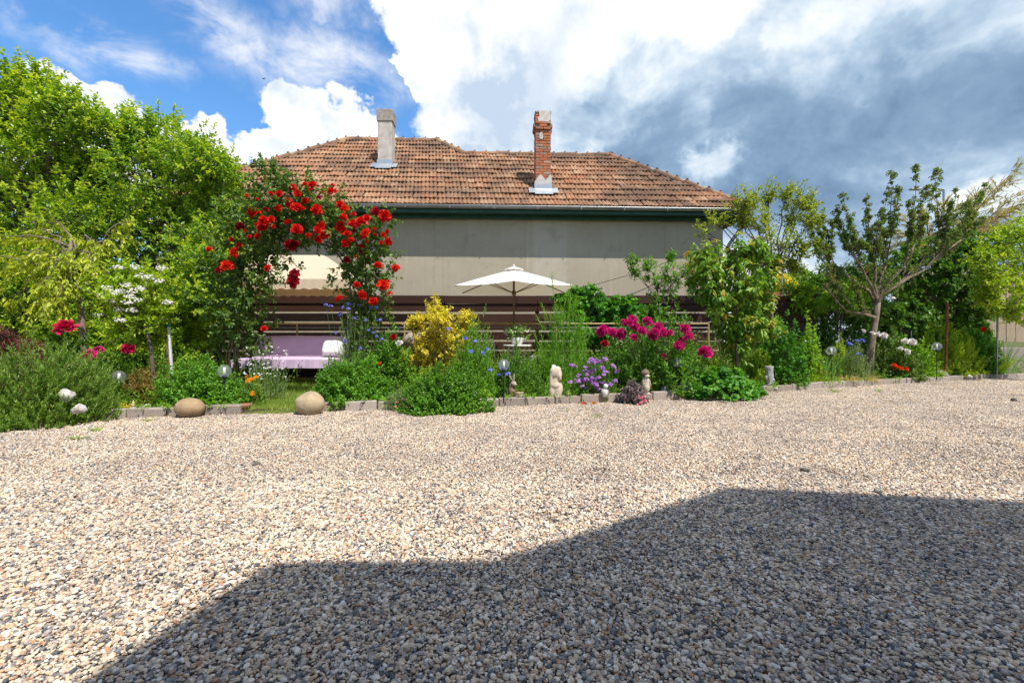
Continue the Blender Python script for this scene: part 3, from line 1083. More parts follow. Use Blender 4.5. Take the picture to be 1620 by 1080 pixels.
ch = obj('plastered_chimney', None, house, (cx0, cy0, zb))
tag(ch, 'tall narrow chimney of weathered whitish plaster')
V, F = bev_box(cw, cd, zt - zb - 0.28 + 0.5, 0.010, 1)
mb = MB().add(V + np.array([0, cd / 2, -0.5]), F)
obj('shaft', mb.mesh('shaft', MT['plaster_ch']), ch)
V, F = bev_box(cw + 0.05, cd + 0.06, 0.34, 0.008, 1, 0.004)
obj('cap', MB().add(V + np.array([0, cd / 2, zt - zb - 0.34]), F).mesh('cap', MT['plaster_cap']), ch)
mb = MB()
skirt(mb, 0, 0, cw, cd, 0)
obj('flashing', mb.mesh('flashing', MT['zinc_flash']), ch)

# brick chimney: every brick laid
cx0, cy0, cw, cd = CH[1]
zb = ZE + TP * cy0
chim_h = 2.17
ch = obj('brick_chimney', None, house, (cx0, cy0, zb))
tag(ch, 'tall chimney of orange-red bricks with patches of old white render')
mb = MB().box((-cw / 2 + 0.02, 0.02, -0.5), (cw / 2 - 0.02, cd - 0.02, chim_h - 0.03))
core = obj('mortar_core', mb.mesh('mortar_core', MT['mortar']), ch)
bl, bd, bh = 0.198, 0.100, 0.062
bmes = []
for i in range(4):
    V, F = bev_box(bl, bd, bh, 0.006, 1, 0.004)
    bmes.append(MB().add(V, F).mesh('brick', MT['brick']))
z = 0.36
c = 0
while z < chim_h - 0.06:
    proj = 0.045 if chim_h - 0.50 < z < chim_h - 0.33 else 0.0
    h2 = cw / 2
    lay = []
    if c % 2 == 0:
        for sx in (-0.103, 0.103):
            lay += [((sx, bd / 2 - proj), 0), ((sx, cd - bd / 2 + proj), 0)]
        for s2 in (-1, 1):
            lay.append(((s2 * (h2 - bd / 2 + proj), cd / 2), PI / 2))
    else:
        for sy in (0.103, cd - 0.103):
            lay += [((-h2 + bd / 2 - proj, sy), PI / 2), ((h2 - bd / 2 + proj, sy), PI / 2)]
        lay += [((0, bd / 2 - proj), 0), ((0, cd - bd / 2 + proj), 0)]
    for (bx, by), rz in lay:
        obj('brick', bmes[random.randrange(4)], ch, (bx + random.uniform(-.004, .004), by + random.uniform(-.006, .006), z), (0, 0, rz + random.uniform(-0.015, 0.015)))
    z += 0.0735
    c += 1


def ragged(name, pts, y0, y1, mat, parent):
    """flat crust of old render standing a little proud of the bricks"""
    bm = bmesh.new()
    vs = [bm.verts.new((x, y0, z)) for x, z in pts]
    f = bm.faces.new(vs)
    r = bmesh.ops.extrude_face_region(bm, geom=[f])
    for v in r['geom']:
        if isinstance(v, bmesh.types.BMVert):
            v.co.y = y1
    bmesh.ops.recalc_face_normals(bm, faces=bm.faces[:])
    bmesh.ops.triangulate(bm, faces=bm.faces[:])
    me = bpy.data.meshes.new(name)
    bm.to_mesh(me)
    bm.free()
    me.materials.append(mat)
    return obj(name, me, parent)


ragged('render_crust', [(-0.225, -0.3), (0.225, -0.3), (0.23, 0.42), (0.19, 0.50), (0.12, 0.40), (0.06, 0.34), (-0.01, 0.44), (-0.07, 0.50), (-0.12, 0.46), (-0.18, 0.36), (-0.225, 0.30)], -0.02, cd + 0.01, MT['render_bits'], ch)
ragged('render_crust', [(-0.10, chim_h - 0.32), (0.10, chim_h - 0.33), (0.19, chim_h - 0.22), (0.195, chim_h), (-0.12, chim_h), (-0.10, chim_h - 0.12), (-0.15, chim_h - 0.2)], -0.014, 0.1, MT['render_bits'], ch)
ragged('render_crust', [(-0.10, 1.45), (-0.02, 1.42), (0.0, 1.52), (-0.04, 1.62), (-0.10, 1.58)], -0.014, 0.05, MT['render_bits'], ch)
V, F = bev_box(cw + 0.02, cd + 0.02, 0.06, 0.012, 1, 0.006)
obj('top_slab', MB().add(V + np.array([0, cd / 2, chim_h - 0.045]), F).mesh('top_slab', MT['mortar']), ch)
mb = MB()
skirt(mb, 0, -0.012, cw + 0.02, cd, 0)
obj('flashing', mb.mesh('flashing', MT['zinc_flash']), ch)

# ------------------------------------------------------------------ brown plank fence in front of the house
FY = 10.8
fence = thing('plank_fence', 'dark red-brown fence of horizontal planks in front of the plastered wall', 'fence', (0, FY, 0))
pl_me = []
for i in range(3):
    V, F = bev_box(2.19, 0.028, 0.19, 0.005, 1, 0.003)
    pl_me.append(MB().add(V, F).mesh('plank', MT['plank']))
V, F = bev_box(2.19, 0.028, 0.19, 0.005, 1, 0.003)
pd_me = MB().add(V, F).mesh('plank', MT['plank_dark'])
V, F = bev_box(0.09, 0.09, 1.99, 0.006)
post_me = MB().add(V, F).mesh('fence_post', MT['plank'])
rows = [0.05, 0.265, 0.48, 0.70, 0.93, 1.16, 1.37, 1.605, 1.79]
for b in range(9):
    x0 = -12.6 + b * 2.2
    obj('fence_post', post_me, fence, (x0, 0.075, 0))
    if x0 > 6.0:
        break
    for k, z in enumerate(rows):
        xw = 1.0
        tilt = R_(1.5) if k == 7 else R_(random.uniform(-1.5, 1.5))
        obj('plank', pl_me[random.randrange(3)] if k > 6 or x0 > -3 else pd_me, fence, (x0 + 1.1, (0.0 if k != 8 else -0.035) + random.uniform(-.004, .004), z + random.uniform(-0.008, 0.008)), (tilt, random.uniform(-0.003, 0.003), 0))  # lower planks of the left bays get the painted-in shade

# pale board fence on the right with its concrete base
bf = thing('board_fence', 'beige vertical board fence on a concrete base at the right edge', 'fence', (13, 12.1, 0), R_(-3))
V, F = bev_box(0.225, 0.026, 1.85, 0.004)
bd_me = [MB().add(V, F).mesh('board', MT['board'])]
for i in range(-11, 22):
    obj('board', bd_me[0], bf, (i * 0.24, random.uniform(-0.006, 0.006), 0.88), (random.uniform(-.006, .006), random.uniform(-.004, .004), 0))
for i in range(-1, 3):
    V, F = bev_box(2.18, 0.06, 0.34, 0.01)
    obj('concrete_panel', MB().add(V, F).mesh('concrete_panel', MT['concrete']), bf, (i * 2.2 + 0.6, 0.0, 0.40))
    V, F = bev_box(2.18, 0.06, 0.34, 0.01)
    obj('concrete_panel', MB().add(V, F).mesh('concrete_panel', MT['concrete']), bf, (i * 2.2 + 0.6, 0.02, 0.04))
for i in range(-1, 4):
    V, F = bev_box(0.08, 0.08, 2.7, 0.008)
    obj('fence_post', MB().add(V, F).mesh('fence_post', MT['grey_metal']), bf, (i * 2.2 - 0.5, 0.06, 0))

# thin yellow rail across the back of the bed
rail = thing('yellow_rail', 'thin straw-yellow rail on slim posts running before the plank fence', 'rail', (0, 9.6, 0))
zr = 0.9 + 28 / FPX * 9.6
part('rail', MB().tube([G(150, 9.6, zr - 0.01), G(500, 9.6, zr + 0.005), G(800, 9.6, zr), G(1121, 9.6, zr)], 0.017, 6), MT['yellow_rail'], rail)
for px in (150, 470, 640, 880, 1121):
    part('post', MB().tube([G(px, 9.62, 0.0), G(px, 9.62, zr + 0.01)], 0.018, 6), MT['yellow_rail'], rail)
part('wire', MB().tube([G(150, 9.6, zr - 0.085), G(800, 9.6, zr - 0.08), G(1121, 9.6, zr - 0.085)], 0.006, 4), MT['grey_metal'], rail)

# ------------------------------------------------------------------ the house behind the viewpoint, whose shadow lies on the gravel
bh_ = thing('house', 'pale house at the viewpoint whose roof throws the shadow on the gravel', 'house', (4, -1, 0))
skw = 0.26


def prism(mb, prof, ya, yb, fl=0.0):
    n = len(prof)
    V = [(x, ya + s, z) for x, z, s in prof] + [(x - skw * (ya - yb) * fl, yb, z) for x, z, s in prof]
    mb.add(V, [(i, (i + 1) % n, n + (i + 1) % n, n + i) for i in range(n)] + [tuple(range(n - 1, -1, -1)), tuple(range(n, 2 * n))])


mb = MB()
prism(mb, [(0.72, 4.78, 0), (0.77, 5.0, 0), (1.65, 5.0, 0.01), (3.72, 7.0, 0.01), (5.26, 7.0, -0.22), (8.2, 7.0, -0.5), (10.4, 5.0, -0.7), (10.4, 4.78, -0.7)], -0.47, -9.0, 1.0)
part('roof', mb, MT['tile'], bh_)
mb = MB()
prism(mb, [(1.05, 0.0, 0), (1.05, 4.8, 0), (10.0, 4.8, -0.75), (10.0, 0.0, -0.75)], -0.95, -8.6, 1.0)
part('wall', mb, MT['cream_wall'], bh_)

# thin cable slung along the plastered wall
tag(part('cable', MB().tube([W(880, 469, 11.6), W(905, 461, 11.6), W(960, 445, 11.65), W(1020, 428, 11.7), W(1100, 398, 11.8)], 0.007, 4), MT['black'], None), 'thin dark cable slung up across the plastered wall', 'cable')

# ------------------------------------------------------------------ plants: leaf and shoot builders
def leaf_geo(mb, P, A, N, Ln, Wd, fold=0.22, droop=0.18, shape='lance'):
    """add leaves: P base points, A axes, N rough normals, Ln lengths, Wd widths"""
    n = len(P)
    Ln = np.broadcast_to(np.asarray(Ln, float), (n,))[:, None]
    Wd = np.broadcast_to(np.asarray(Wd, float), (n,))[:, None]
    A = unit(A)
    B = unit(np.cross(N, A))
    N = np.cross(A, B)
    if shape == 'lance':
        tpl = [(0, 0, 0), (0.48, -0.5, fold), (1, 0, -droop), (0.48, 0.5, fold)]
        F = [(0, 1, 2), (0, 2, 3)]
    elif shape == 'oval':
        tpl = [(0, 0, 0), (0.25, -0.42, fold * .8), (0.68, -0.45, fold * .6), (1, 0, -droop), (0.68, 0.45, fold * .6), (0.25, 0.42, fold * .8), (0.5, 0, 0.0)]
        F = [(0, 1, 6), (1, 2, 6), (2, 3, 6), (3, 4, 6), (4, 5, 6), (5, 0, 6)]
    elif shape == 'needle':
        tpl = [(0, -0.5, 0), (1, 0, -droop), (0, 0.5, 0)]
        F = [(0, 1, 2)]
    elif shape == 'blade':
        tpl = [(0, -0.5, 0), (0, 0.5, 0), (0.5, -0.4, -droop * 0.25), (0.5, 0.4, -droop * 0.25), (1, 0, -droop)]
        F = [(0, 2, 1), (1, 2, 3), (2, 4, 3)]
    elif shape == 'lobed':
        tpl = [(0, 0, 0), (0.10, -0.5, fold), (0.45, -0.28, 0), (0.62, -0.52, fold), (1, 0, -droop), (0.62, 0.52, fold), (0.45, 0.28, 0), (0.10, 0.5, fold)]
        F = [(0, 1, 2), (2, 3, 4), (0, 2, 4), (0, 4, 6), (4, 5, 6), (0, 6, 7)]
    tp = np.array(tpl)
    V = P[:, None] + A[:, None] * (tp[None, :, 0:1] * Ln[:, None]) + B[:, None] * (tp[None, :, 1:2] * Wd[:, None]) \
        + N[:, None] * (tp[None, :, 2:3] * np.where(np.arange(len(tpl)) >= 0, 1, 1)[None, :, None] * (Wd[:, None] if shape not in ('blade',) else Ln[:, None]))
    Fa = np.array(F)[None] + (np.arange(n) * len(tpl))[:, None, None]
    mb.add(V.reshape(-1, 3), Fa.reshape(-1, 3))


def shoots(lv, tw, rng, O, Dr, Ln, k, ll, lw, spread=1.0, droop_axis=0.0, sag=0.0, t0=0.12, tip=0.65, shape='lance', fold=0.22, droop=0.18, twig=0.0, jit=0.3, nup=0.9):
    """leafy shoots: leaves set in a spiral along each shoot"""
    n = len(O)
    if n == 0:
        return
    Dr = unit(Dr)
    Ln = np.broadcast_to(np.asarray(Ln, float), (n,))
    t = (t0 + (1 - t0) * (np.arange(k) + rng.random((n, k))) / k)
    base = O[:, None] + Dr[:, None] * (t * Ln[:, None])[..., None]
    base[..., 2] -= sag * Ln[:, None] * t ** 2
    u = unit(np.cross(Dr, np.array([0.13, 0.27, 0.95])))
    v = np.cross(Dr, u)
    ph = (np.arange(k)[None] * 2.4 + rng.uniform(0, 6.28, (n, 1)) + rng.normal(0, 0.35, (n, k)))
    rad = u[:, None] * np.cos(ph)[..., None] + v[:, None] * np.sin(ph)[..., None]
    A = Dr[:, None] * math.cos(spread) + rad * math.sin(spread)
    A = A + rng.normal(0, jit, A.shape)
    A[..., 2] -= droop_axis
    A = unit(A)
    N = np.array([0, 0, nup]) + Dr[:, None] * 0.35 + rng.normal(0, 0.35, A.shape)
    sz = (1 - (1 - tip) * t ** 1.5) * rng.uniform(0.7, 1.2, (n, k))
    leaf_geo(lv, base.reshape(-1, 3), A.reshape(-1, 3), N.reshape(-1, 3), (ll * sz).ravel(), (lw * sz).ravel(), fold, droop, shape)
    if twig and tw is not None:
        ts = np.array([0.0, 0.5, 1.0])
        Pp = O[:, None] + Dr[:, None] * (ts[None] * Ln[:, None])[..., None]
        Pp[..., 2] -= sag * Ln[:, None] * ts[None] ** 2
        rr = twig * np.array([1.0, 0.75, 0.4])
        an = np.arange(3) * 2.094
        ring = Pp[:, :, None] + rr[None, :, None, None] * (np.cos(an)[None, None, :, None] * u[:, None, None] + np.sin(an)[None, None, :, None] * v[:, None, None])
        F = []
        for i in range(2):
            for j in range(3):
                F.append((i * 3 + j, i * 3 + (j + 1) % 3, i * 3 + 3 + (j + 1) % 3, i * 3 + 3 + j))
        Fa = np.array(F)[None] + (np.arange(n) * 9)[:, None, None]
        tw.add(ring.reshape(-1, 3), Fa.reshape(-1, 4))


def in_ball(rng, n, bias=2.2):
    d = unit(rng.normal(size=(n, 3)))
    return d * (rng.random(n) ** (1 / bias))[:, None], d


def curve(p, q, n=6, lift=0.0, rng=None, wob=0.0):
    p, q = np.asarray(p, float), np.asarray(q, float)
    t = np.linspace(0, 1, n)[:, None]
    P = p + (q - p) * t
    P[:, 2] += lift * np.sin(t[:, 0] * PI)
    if rng is not None and wob:
        P[1:-1] += rng.normal(0, wob, (n - 2, 3))
    return P


def clump_world(cl, d, rng, dj=0.35):
    px, py, r = cl[:3]
    dd = d + (cl[3] if len(cl) > 3 else rng.uniform(-dj, dj) * 1.0)
    return W(px, py, dd), S(r, dd)


def tree(name, label, cat, seed, base, trunk, r0, clumps, d, leaf, bark, per, k, ll, lw, sl, spread=0.95, up=0.5, out=0.8, rnd=0.5, sag=0.15, droop_axis=0.15, limb=0.4, flat=1.0,
         dj=0.35, shape='lance', twig=0.004, limb_lift=0.0, group=None, bias=2.2, depth=1.0, tip_mat=None, fold=0.22):
    rng = np.random.default_rng(seed)
    root = thing(name, label, cat, base, group=group)
    tk, lv, tw, tp_ = MB(), MB(), MB(), MB()
    T = [np.asarray(base, float)] + [W(px, py, d) for px, py in trunk]
    T = np.array(T)
    nT = len(T)
    # smooth the trunk line
    tt = np.linspace(0, nT - 1, nT * 3)
    Tp = np.stack([np.interp(tt, np.arange(nT), T[:, i]) for i in range(3)], 1)
    tk.tube(Tp, np.linspace(r0, r0 * 0.62, len(Tp)), 8)
    for cl in clumps:
        c, r = clump_world(cl, d, rng, dj)
        st = Tp[min(len(Tp) - 1, int(len(Tp) * rng.uniform(0.72, 1.0)))]
        lp = curve(st, c, 6, limb_lift, rng, 0.02 * np.linalg.norm(c - st))
        tk.tube(lp, np.linspace(r0 * limb, r0 * limb * 0.35, 6), 5)
        m = max(3, int(per * cl[4]) if len(cl) > 4 else per)
        b, dn = in_ball(rng, m, bias)
        rv = np.array([r, r * depth, r * flat])
        Q = c + b * rv
        for q in Q[:max(4, m // 10)]:
            tk.tube(curve(c - (c - st) * 0.12, q, 4, 0, rng, 0.03), np.linspace(r0 * limb * 0.3, 0.006, 4), 4, False)
        Dd = unit(dn * out + np.array([0, 0, up]) + rng.normal(0, rnd, (m, 3)))
        Ls = sl * rng.uniform(0.6, 1.25, m)
        shoots(lv, tw, rng, Q - Dd * sl * 0.45, Dd, Ls, k, ll, lw, spread, droop_axis, sag, shape=shape, twig=twig, fold=fold)
        if tip_mat:
            h_ = rng.random(m) < (0.3 if tip_mat == 'cherry_tip' else 0.55)
            shoots(tp_, None, rng, (Q - Dd * sl * 0.45)[h_], Dd[h_], Ls[h_] * 1.08, 6, ll * 0.95, lw, spread * 0.75, droop_axis, sag, t0=0.68, shape=shape, fold=fold)
    part('trunk', tk, MT[bark], root, smooth=True)
    part('crown', lv, MT[leaf], root)
    if tip_mat:
        part('young_leaves', tp_, MT[tip_mat], root)
    if twig:
        part('twigs', tw, MT[bark], root, kind='stuff')
    return root, rng


def behind_kerb(px, d, r):
    """move a plant back along its line of sight until it stands behind the kerb"""
    for _ in range(60):
        if d - r >= kerb_y(G(px, d)[0]) + 0.10:
            break
        d += 0.05
    return d


def dome(name, label, cat, seed, px, pyb, d, wpx, hpx, n, k, leaf, ll, lw, sl, spread=0.9, shape='lance', sag=0.05, droop_axis=0.0, stem='stem', twig=0.003, group=None, up=0.9, depth=0.8, z0=0.05, core=0.35, nup=0.9, tip=0.65, lean=(0, 0), over=True):
    """a bush: shoots that grow from the base and show their leaves on a dome"""
    rng = np.random.default_rng(seed)
    n = int(n * 1.6)
    lw = lw * 1.25
    if z0 > 0 and over:
        d = behind_kerb(px, d, S(wpx, d) * depth * 0.75)
    b = G(px, d, z0)
    root = thing(name, label, cat, b, group=group)
    rx, h = S(wpx, d), S(hpx, d) * 1.06
    lv, tw = MB(), MB()
    u = rng.random(n)
    an = rng.uniform(0, 2 * PI, n)
    rr = np.sqrt(rng.random(n))
    zz = np.sqrt(np.maximum(0, 1 - rr ** 2)) * rng.uniform(core, 1.0, n)
    f1, f2, f3 = rng.uniform(0, 6.28, 3)
    rj = 1 + 0.13 * np.sin(3 * an + f1) + 0.08 * np.sin(7 * an + f2)
    hj = 1 + 0.13 * np.sin(2 * an + f3) + 0.10 * np.sin(5 * an + f1)
    outl = np.where(rng.random(n) < 0.05, rng.uniform(1.05, 1.28, n), 1.0)
    tipp = b + np.stack([rx * rj * rr * np.cos(an), rx * depth * rj * rr * np.sin(an), h * hj * outl * np.maximum(zz, 0.10 * u)], 1) + np.array([lean[0], lean[1], 0]) * (zz * h)[:, None]
    Dd = unit(np.stack([rr * np.cos(an) * 0.75, rr * np.sin(an) * 0.75 * depth, np.full(n, up)], 1) + rng.normal(0, 0.16, (n, 3)))
    L_ = np.minimum(sl * rng.uniform(0.7, 1.25, n), np.maximum((tipp[:, 2] - z0), 0.06) * 1.3)
    shoots(lv, tw, rng, tipp - Dd * L_[:, None], Dd, L_, k, ll, lw, spread, droop_axis, sag, shape=shape, twig=twig, nup=nup, tip=tip)
    for i in range(min(26, n)):
        q = tipp[i] - Dd[i] * L_[i]
        if q[2] > z0 + 0.05:
            tw.tube(curve(b + np.array([rng.uniform(-.3, .3) * rx, rng.uniform(-.3, .3) * rx * depth, 0]), q, 4, 0, rng, 0.01), 0.004, 3, False)
    part('foliage', lv, MT[leaf], root)
    if tw.n:
        part('stems', tw, MT[stem], root, kind='stuff')
    return root, rng, b


def tuft(name, label, cat, seed, px, d, n, h, leaf, w=0.008, spread=0.35, arch=0.35, z0=0.05, r=0.06, group=None):
    rng = np.random.default_rng(seed)
    if z0 > 0.03:
        d = behind_kerb(px, d, r)
    b = G(px, d, z0)
    root = thing(name, label, cat, b, group=group)
    lv = MB()
    an = rng.uniform(0, 2 * PI, n)
    O = b + np.stack([np.cos(an), np.sin(an), np.zeros(n)], 1) * (r * rng.random(n))[:, None]
    A = unit(np.stack([np.cos(an) * spread, np.sin(an) * spread, np.ones(n)], 1) + rng.normal(0, 0.14, (n, 3)))
    H = h * rng.uniform(0.55, 1.1, n)
    out = np.stack([np.cos(an), np.sin(an), np.zeros(n)], 1)
    for i in range(n):
        t = np.linspace(0, 1, 5)[:, None]
        c = O[i] + A[i] * t * H[i] + (out[i] * 0.6 - np.array([0, 0, 0.55])) * (t ** 2.4) * H[i] * arch * rng.uniform(0.3, 1.6)
        sd = unit(np.cross(A[i], rng.normal(size=3)))
        ww = w * np.array([0.8, 1, 0.85, 0.55, 0.05])[:, None]
        lv.add(np.concatenate([c - sd * ww, c + sd * ww]), [(j, j + 1, 6 + j, 5 + j) for j in range(4)])
    part('blades', lv, MT[leaf], root)
    return root, rng, b


def bloom_mesh(name, mat, rings, seed, ruffle=0.08, r=1.0):
    """layered bloom, axis +z, unit radius"""
    rng = np.random.default_rng(seed)
    mb = MB()
    for (n, th, ln, wd, z0) in rings:
        ph0 = rng.uniform(0, 6.28)
        for i in range(n):
            a = ph0 + i * 2 * PI / n + rng.normal(0, 0.12)
            t = th + rng.normal(0, 0.10)
            out = np.array([math.cos(a), math.sin(a), 0])
            sd = np.array([-math.sin(a), math.cos(a), 0])
            ax = out * math.sin(t) + np.array([0, 0, 1]) * math.cos(t)
            nb = -out * math.cos(t) + np.array([0, 0, 1]) * math.sin(t)
            l, w = ln * rng.uniform(0.85, 1.1) * r, wd * rng.uniform(0.85, 1.15) * r
            b0 = np.array([0, 0, z0]) * r + out * 0.05
            V = [b0, b0 + ax * l * 0.55 - sd * w * 0.5 + nb * 0.10, b0 + ax * l * 0.62 - nb * 0.05, b0 + ax * l * 0.55 + sd * w * 0.5 + nb * 0.10,
                 b0 + ax * l * 0.95 - sd * w * 0.34 + nb * rng.normal(0.02, ruffle), b0 + ax * l * 1.03 + nb * rng.normal(-0.06, ruffle), b0 + ax * l * 0.95 + sd * w * 0.34 + nb * rng.normal(0.02, ruffle)]
            mb.add(V, [(0, 1, 2), (0, 2, 3), (1, 4, 5), (1, 5, 2), (2, 5, 6), (2, 6, 3)])
    return mb.mesh(name, MT[mat])


ROSE = [(5, 0.18, 0.62, 0.5, 0.22), (6, 0.48, 0.74, 0.58, 0.14), (7, 0.80, 0.86, 0.66, 0.07), (7, 1.12, 0.95, 0.72, 0.0), (7, 1.5, 1.0, 0.78, -0.06)]
PEONY = [(6, 0.22, 0.75, 0.42, 0.25), (8, 0.55, 0.85, 0.46, 0.16), (9, 0.88, 0.95, 0.52, 0.08), (9, 1.2, 1.0, 0.58, 0.0), (8, 1.55, 1.05, 0.62, -0.06)]
DAISY = [(9, 1.35, 1.0, 0.34, 0.0), (7, 0.9, 0.6, 0.3, 0.04)]
BL = {}
for key, mt in (('rose', 'red'), ('rose_or', 'orred'), ('rose_dk', 'dkred'), ('rose_white', 'white')):
    BL[key] = [bloom_mesh('rose_bloom', mt, ROSE, i + 1) for i in range(3)]
for key, mt in (('peony', 'magenta'), ('peony_cr', 'crimson'), ('peony_dk', 'dkred'), ('peony_white', 'white')):
    BL[key] = [bloom_mesh('peony_bloom', mt, PEONY, i + 11, 0.14) for i in range(3)]
BL['geranium'] = [bloom_mesh('flower_head', 'scarlet', PEONY, 31, 0.2)]
BL['marigold'] = [bloom_mesh('flower_head', 'orange', PEONY, 32, 0.1)]
BL['daisy'] = [bloom_mesh('flower_head', 'orange', DAISY, 33, 0.03)]


def bloom(root, key, p, r, rng, face=(0, -1, 0.7), name='bloom', wob=0.45):
    me = BL[key][int(rng.integers(len(BL[key])))]
    dr = Vector(unit(np.asarray(face, float) + rng.normal(0, wob, 3)))
    o = obj(name, me, root)
    M = dr.to_track_quat('Z', 'Y').to_matrix().to_4x4() @ Matrix.Rotation(rng.uniform(0, 6.28), 4, 'Z')
    s_ = r * rng.uniform(0.88, 1.12)
    o.matrix_local = Matrix.Translation(Vector(p) - Vector(root.location)) @ M @ Matrix.Scale(s_, 4)
    return o


def stalks(root, pts, base, rng, r=0.004, name='flower_stems', mat='stem', spread=0.25):
    mb = MB()
    for p in pts:
        b = np.asarray(base, float) + np.array([rng.normal(0, spread * 0.3), rng.normal(0, spread * 0.2), 0])
        b[:2] = b[:2] * 0.6 + np.asarray(p)[:2] * 0.4
        mb.tube(curve(b, p, 5, 0.0, rng, 0.012), np.linspace(r, r * 0.7, 5), 4, False)
    part(name, mb, MT[mat], root)


def floret_cluster(mb, rng, c, R, n, s, flat=0.6, petals=5):
    """a head of little flowers"""
    b, dn = in_ball(rng, n, 5)
    P = np.asarray(c) + b * np.array([R, R, R * flat])
    for p, dd in zip(P, dn):
        ax = unit(dd * 0.6 + np.array([0, -0.35, 0.7]) + rng.normal(0, 0.2, 3))
        u = unit(np.cross(ax, np.array([0.3, 0.5, 0.2])))
        v = np.cross(ax, u)
        a0 = rng.uniform(0, 6.28)
        V, F = [p], []
        for j in range(petals):
            a = a0 + j * 2 * PI / petals
            w = 0.42 * 2 * PI / petals
            V += [p + s * (u * math.cos(a - w) + v * math.sin(a - w)) * 0.85 + ax * s * 0.15, p + s * (u * math.cos(a + w) + v * math.sin(a + w)) * 0.85 + ax * s * 0.15]
            F.append((0, 2 * j + 1, 2 * j + 2))
        mb.add(V, F)


# solid figures out of blended ellipsoids
def blend_mesh(name, balls, mat, voxel=0.012, smooth=6):
    mb = MB()
    V0, F0 = ico(3)
    for b in balls:
        c, r = b[0], b[1]
        rot = Matrix.Rotation(b[2], 3, b[3]) if len(b) > 2 else Matrix.Identity(3)
        V = (V0 * np.asarray(r if hasattr(r, '__len__') else (r, r, r))) @ np.array(rot).T + np.asarray(c)
        mb.add(V, F0)
    me = mb.mesh(name + '_raw', mat)
    o = bpy.data.objects.new(name + '_raw', me)
    COL.objects.link(o)
    rm = o.modifiers.new('r', 'REMESH')
    rm.mode = 'VOXEL'
    rm.voxel_size = voxel
    sm = o.modifiers.new('s', 'SMOOTH')
    sm.iterations = smooth
    sm.factor = 0.5
    dg = bpy.context.evaluated_depsgraph_get()
    out = bpy.data.meshes.new_from_object(o.evaluated_get(dg))
    out.name = name
    bpy.data.objects.remove(o)
    bpy.data.meshes.remove(me)
    out.materials.clear()
    out.materials.append(mat)
    out.polygons.foreach_set('use_smooth', np.ones(len(out.polygons), bool))
    return out


def rock_mesh(name, seed, r, mat, sub=3, amp=0.22, flat=0.7):
    rng = np.random.default_rng(seed)
    V, F = ico(sub)
    w = rng.normal(size=(3, 5)) * 2.0
    f = np.sin(V @ w + rng.uniform(0, 6, 5)).mean(1)
    for _ in range(9):
        a_ = unit(rng.normal(size=3))
        V = V - np.maximum(V @ a_ - rng.uniform(0.62, 0.9), 0)[:, None] * 0.95 * a_
    w2 = rng.normal(size=(3, 6)) * 6
    f2 = np.sin(V @ w2 + rng.uniform(0, 6, 6)).mean(1)
    V = V * (1 + amp * f + amp * 0.5 * f2)[:, None] * r * np.array([1.15, 0.9, flat])
    return MB().add(V, F).mesh(name, mat, smooth=True)

# ------------------------------------------------------------------ trees
def GB(px, d):
    return G(px, d, 0.03)


tree('plum_tree', 'tall bushy plum tree with upright shoots at the left edge', 'tree', 101, GB(35, 8.6), [(40, 480), (45, 400), (55, 330)], 0.12,
     [(55, 145, 42), (20, 175, 50), (105, 185, 42), (-40, 190, 60), (70, 240, 65), (0, 260, 70), (135, 270, 55), (60, 330, 70), (-10, 360, 70), (130, 350, 62), (50, 410, 62), (-60, 300, 90), (-140, 330, 120), (15, 470, 48), (120, 420, 50), (75, 480, 45), (-110, 430, 90), (30, 525, 36, -0.8), (95, 520, 36, -0.8), (-30, 520, 40, -0.8), (60, 445, 45, -0.9), (10, 420, 45, -0.9)],
     8.6, 'plum_leaf', 'bark', 165, 15, 0.112, 0.062, 0.52, up=1.1, out=0.6, rnd=0.35, shape='lance', depth=1.1, bias=2.6, tip_mat='tip_leaf')
tree('walnut_tree', 'broad light green tree reaching from the plum to the tiled roof', 'tree', 102, GB(245, 9.2), [(245, 500), (235, 430), (240, 360)], 0.11,
     [(195, 215, 40), (250, 225, 48), (305, 255, 46), (345, 275, 32), (220, 290, 65), (290, 310, 60), (345, 330, 40), (180, 350, 60), (250, 380, 66), (320, 390, 52), (200, 440, 56), (280, 450, 60), (345, 450, 40), (150, 290, 50), (300, 505, 46), (230, 505, 46), (160, 490, 46), (345, 380, 36), (335, 510, 36), (150, 540, 34, -0.9), (210, 545, 36, -0.9), (290, 550, 34, -0.9), (330, 470, 40, -1.0), (270, 480, 40, -1.0), (330, 420, 36, -1.0)],
     9.2, 'walnut_leaf', 'bark', 160, 15, 0.11, 0.056, 0.46, up=0.7, out=0.75, rnd=0.45, shape='lance', depth=1.1, bias=2.6, tip_mat='tip_leaf')

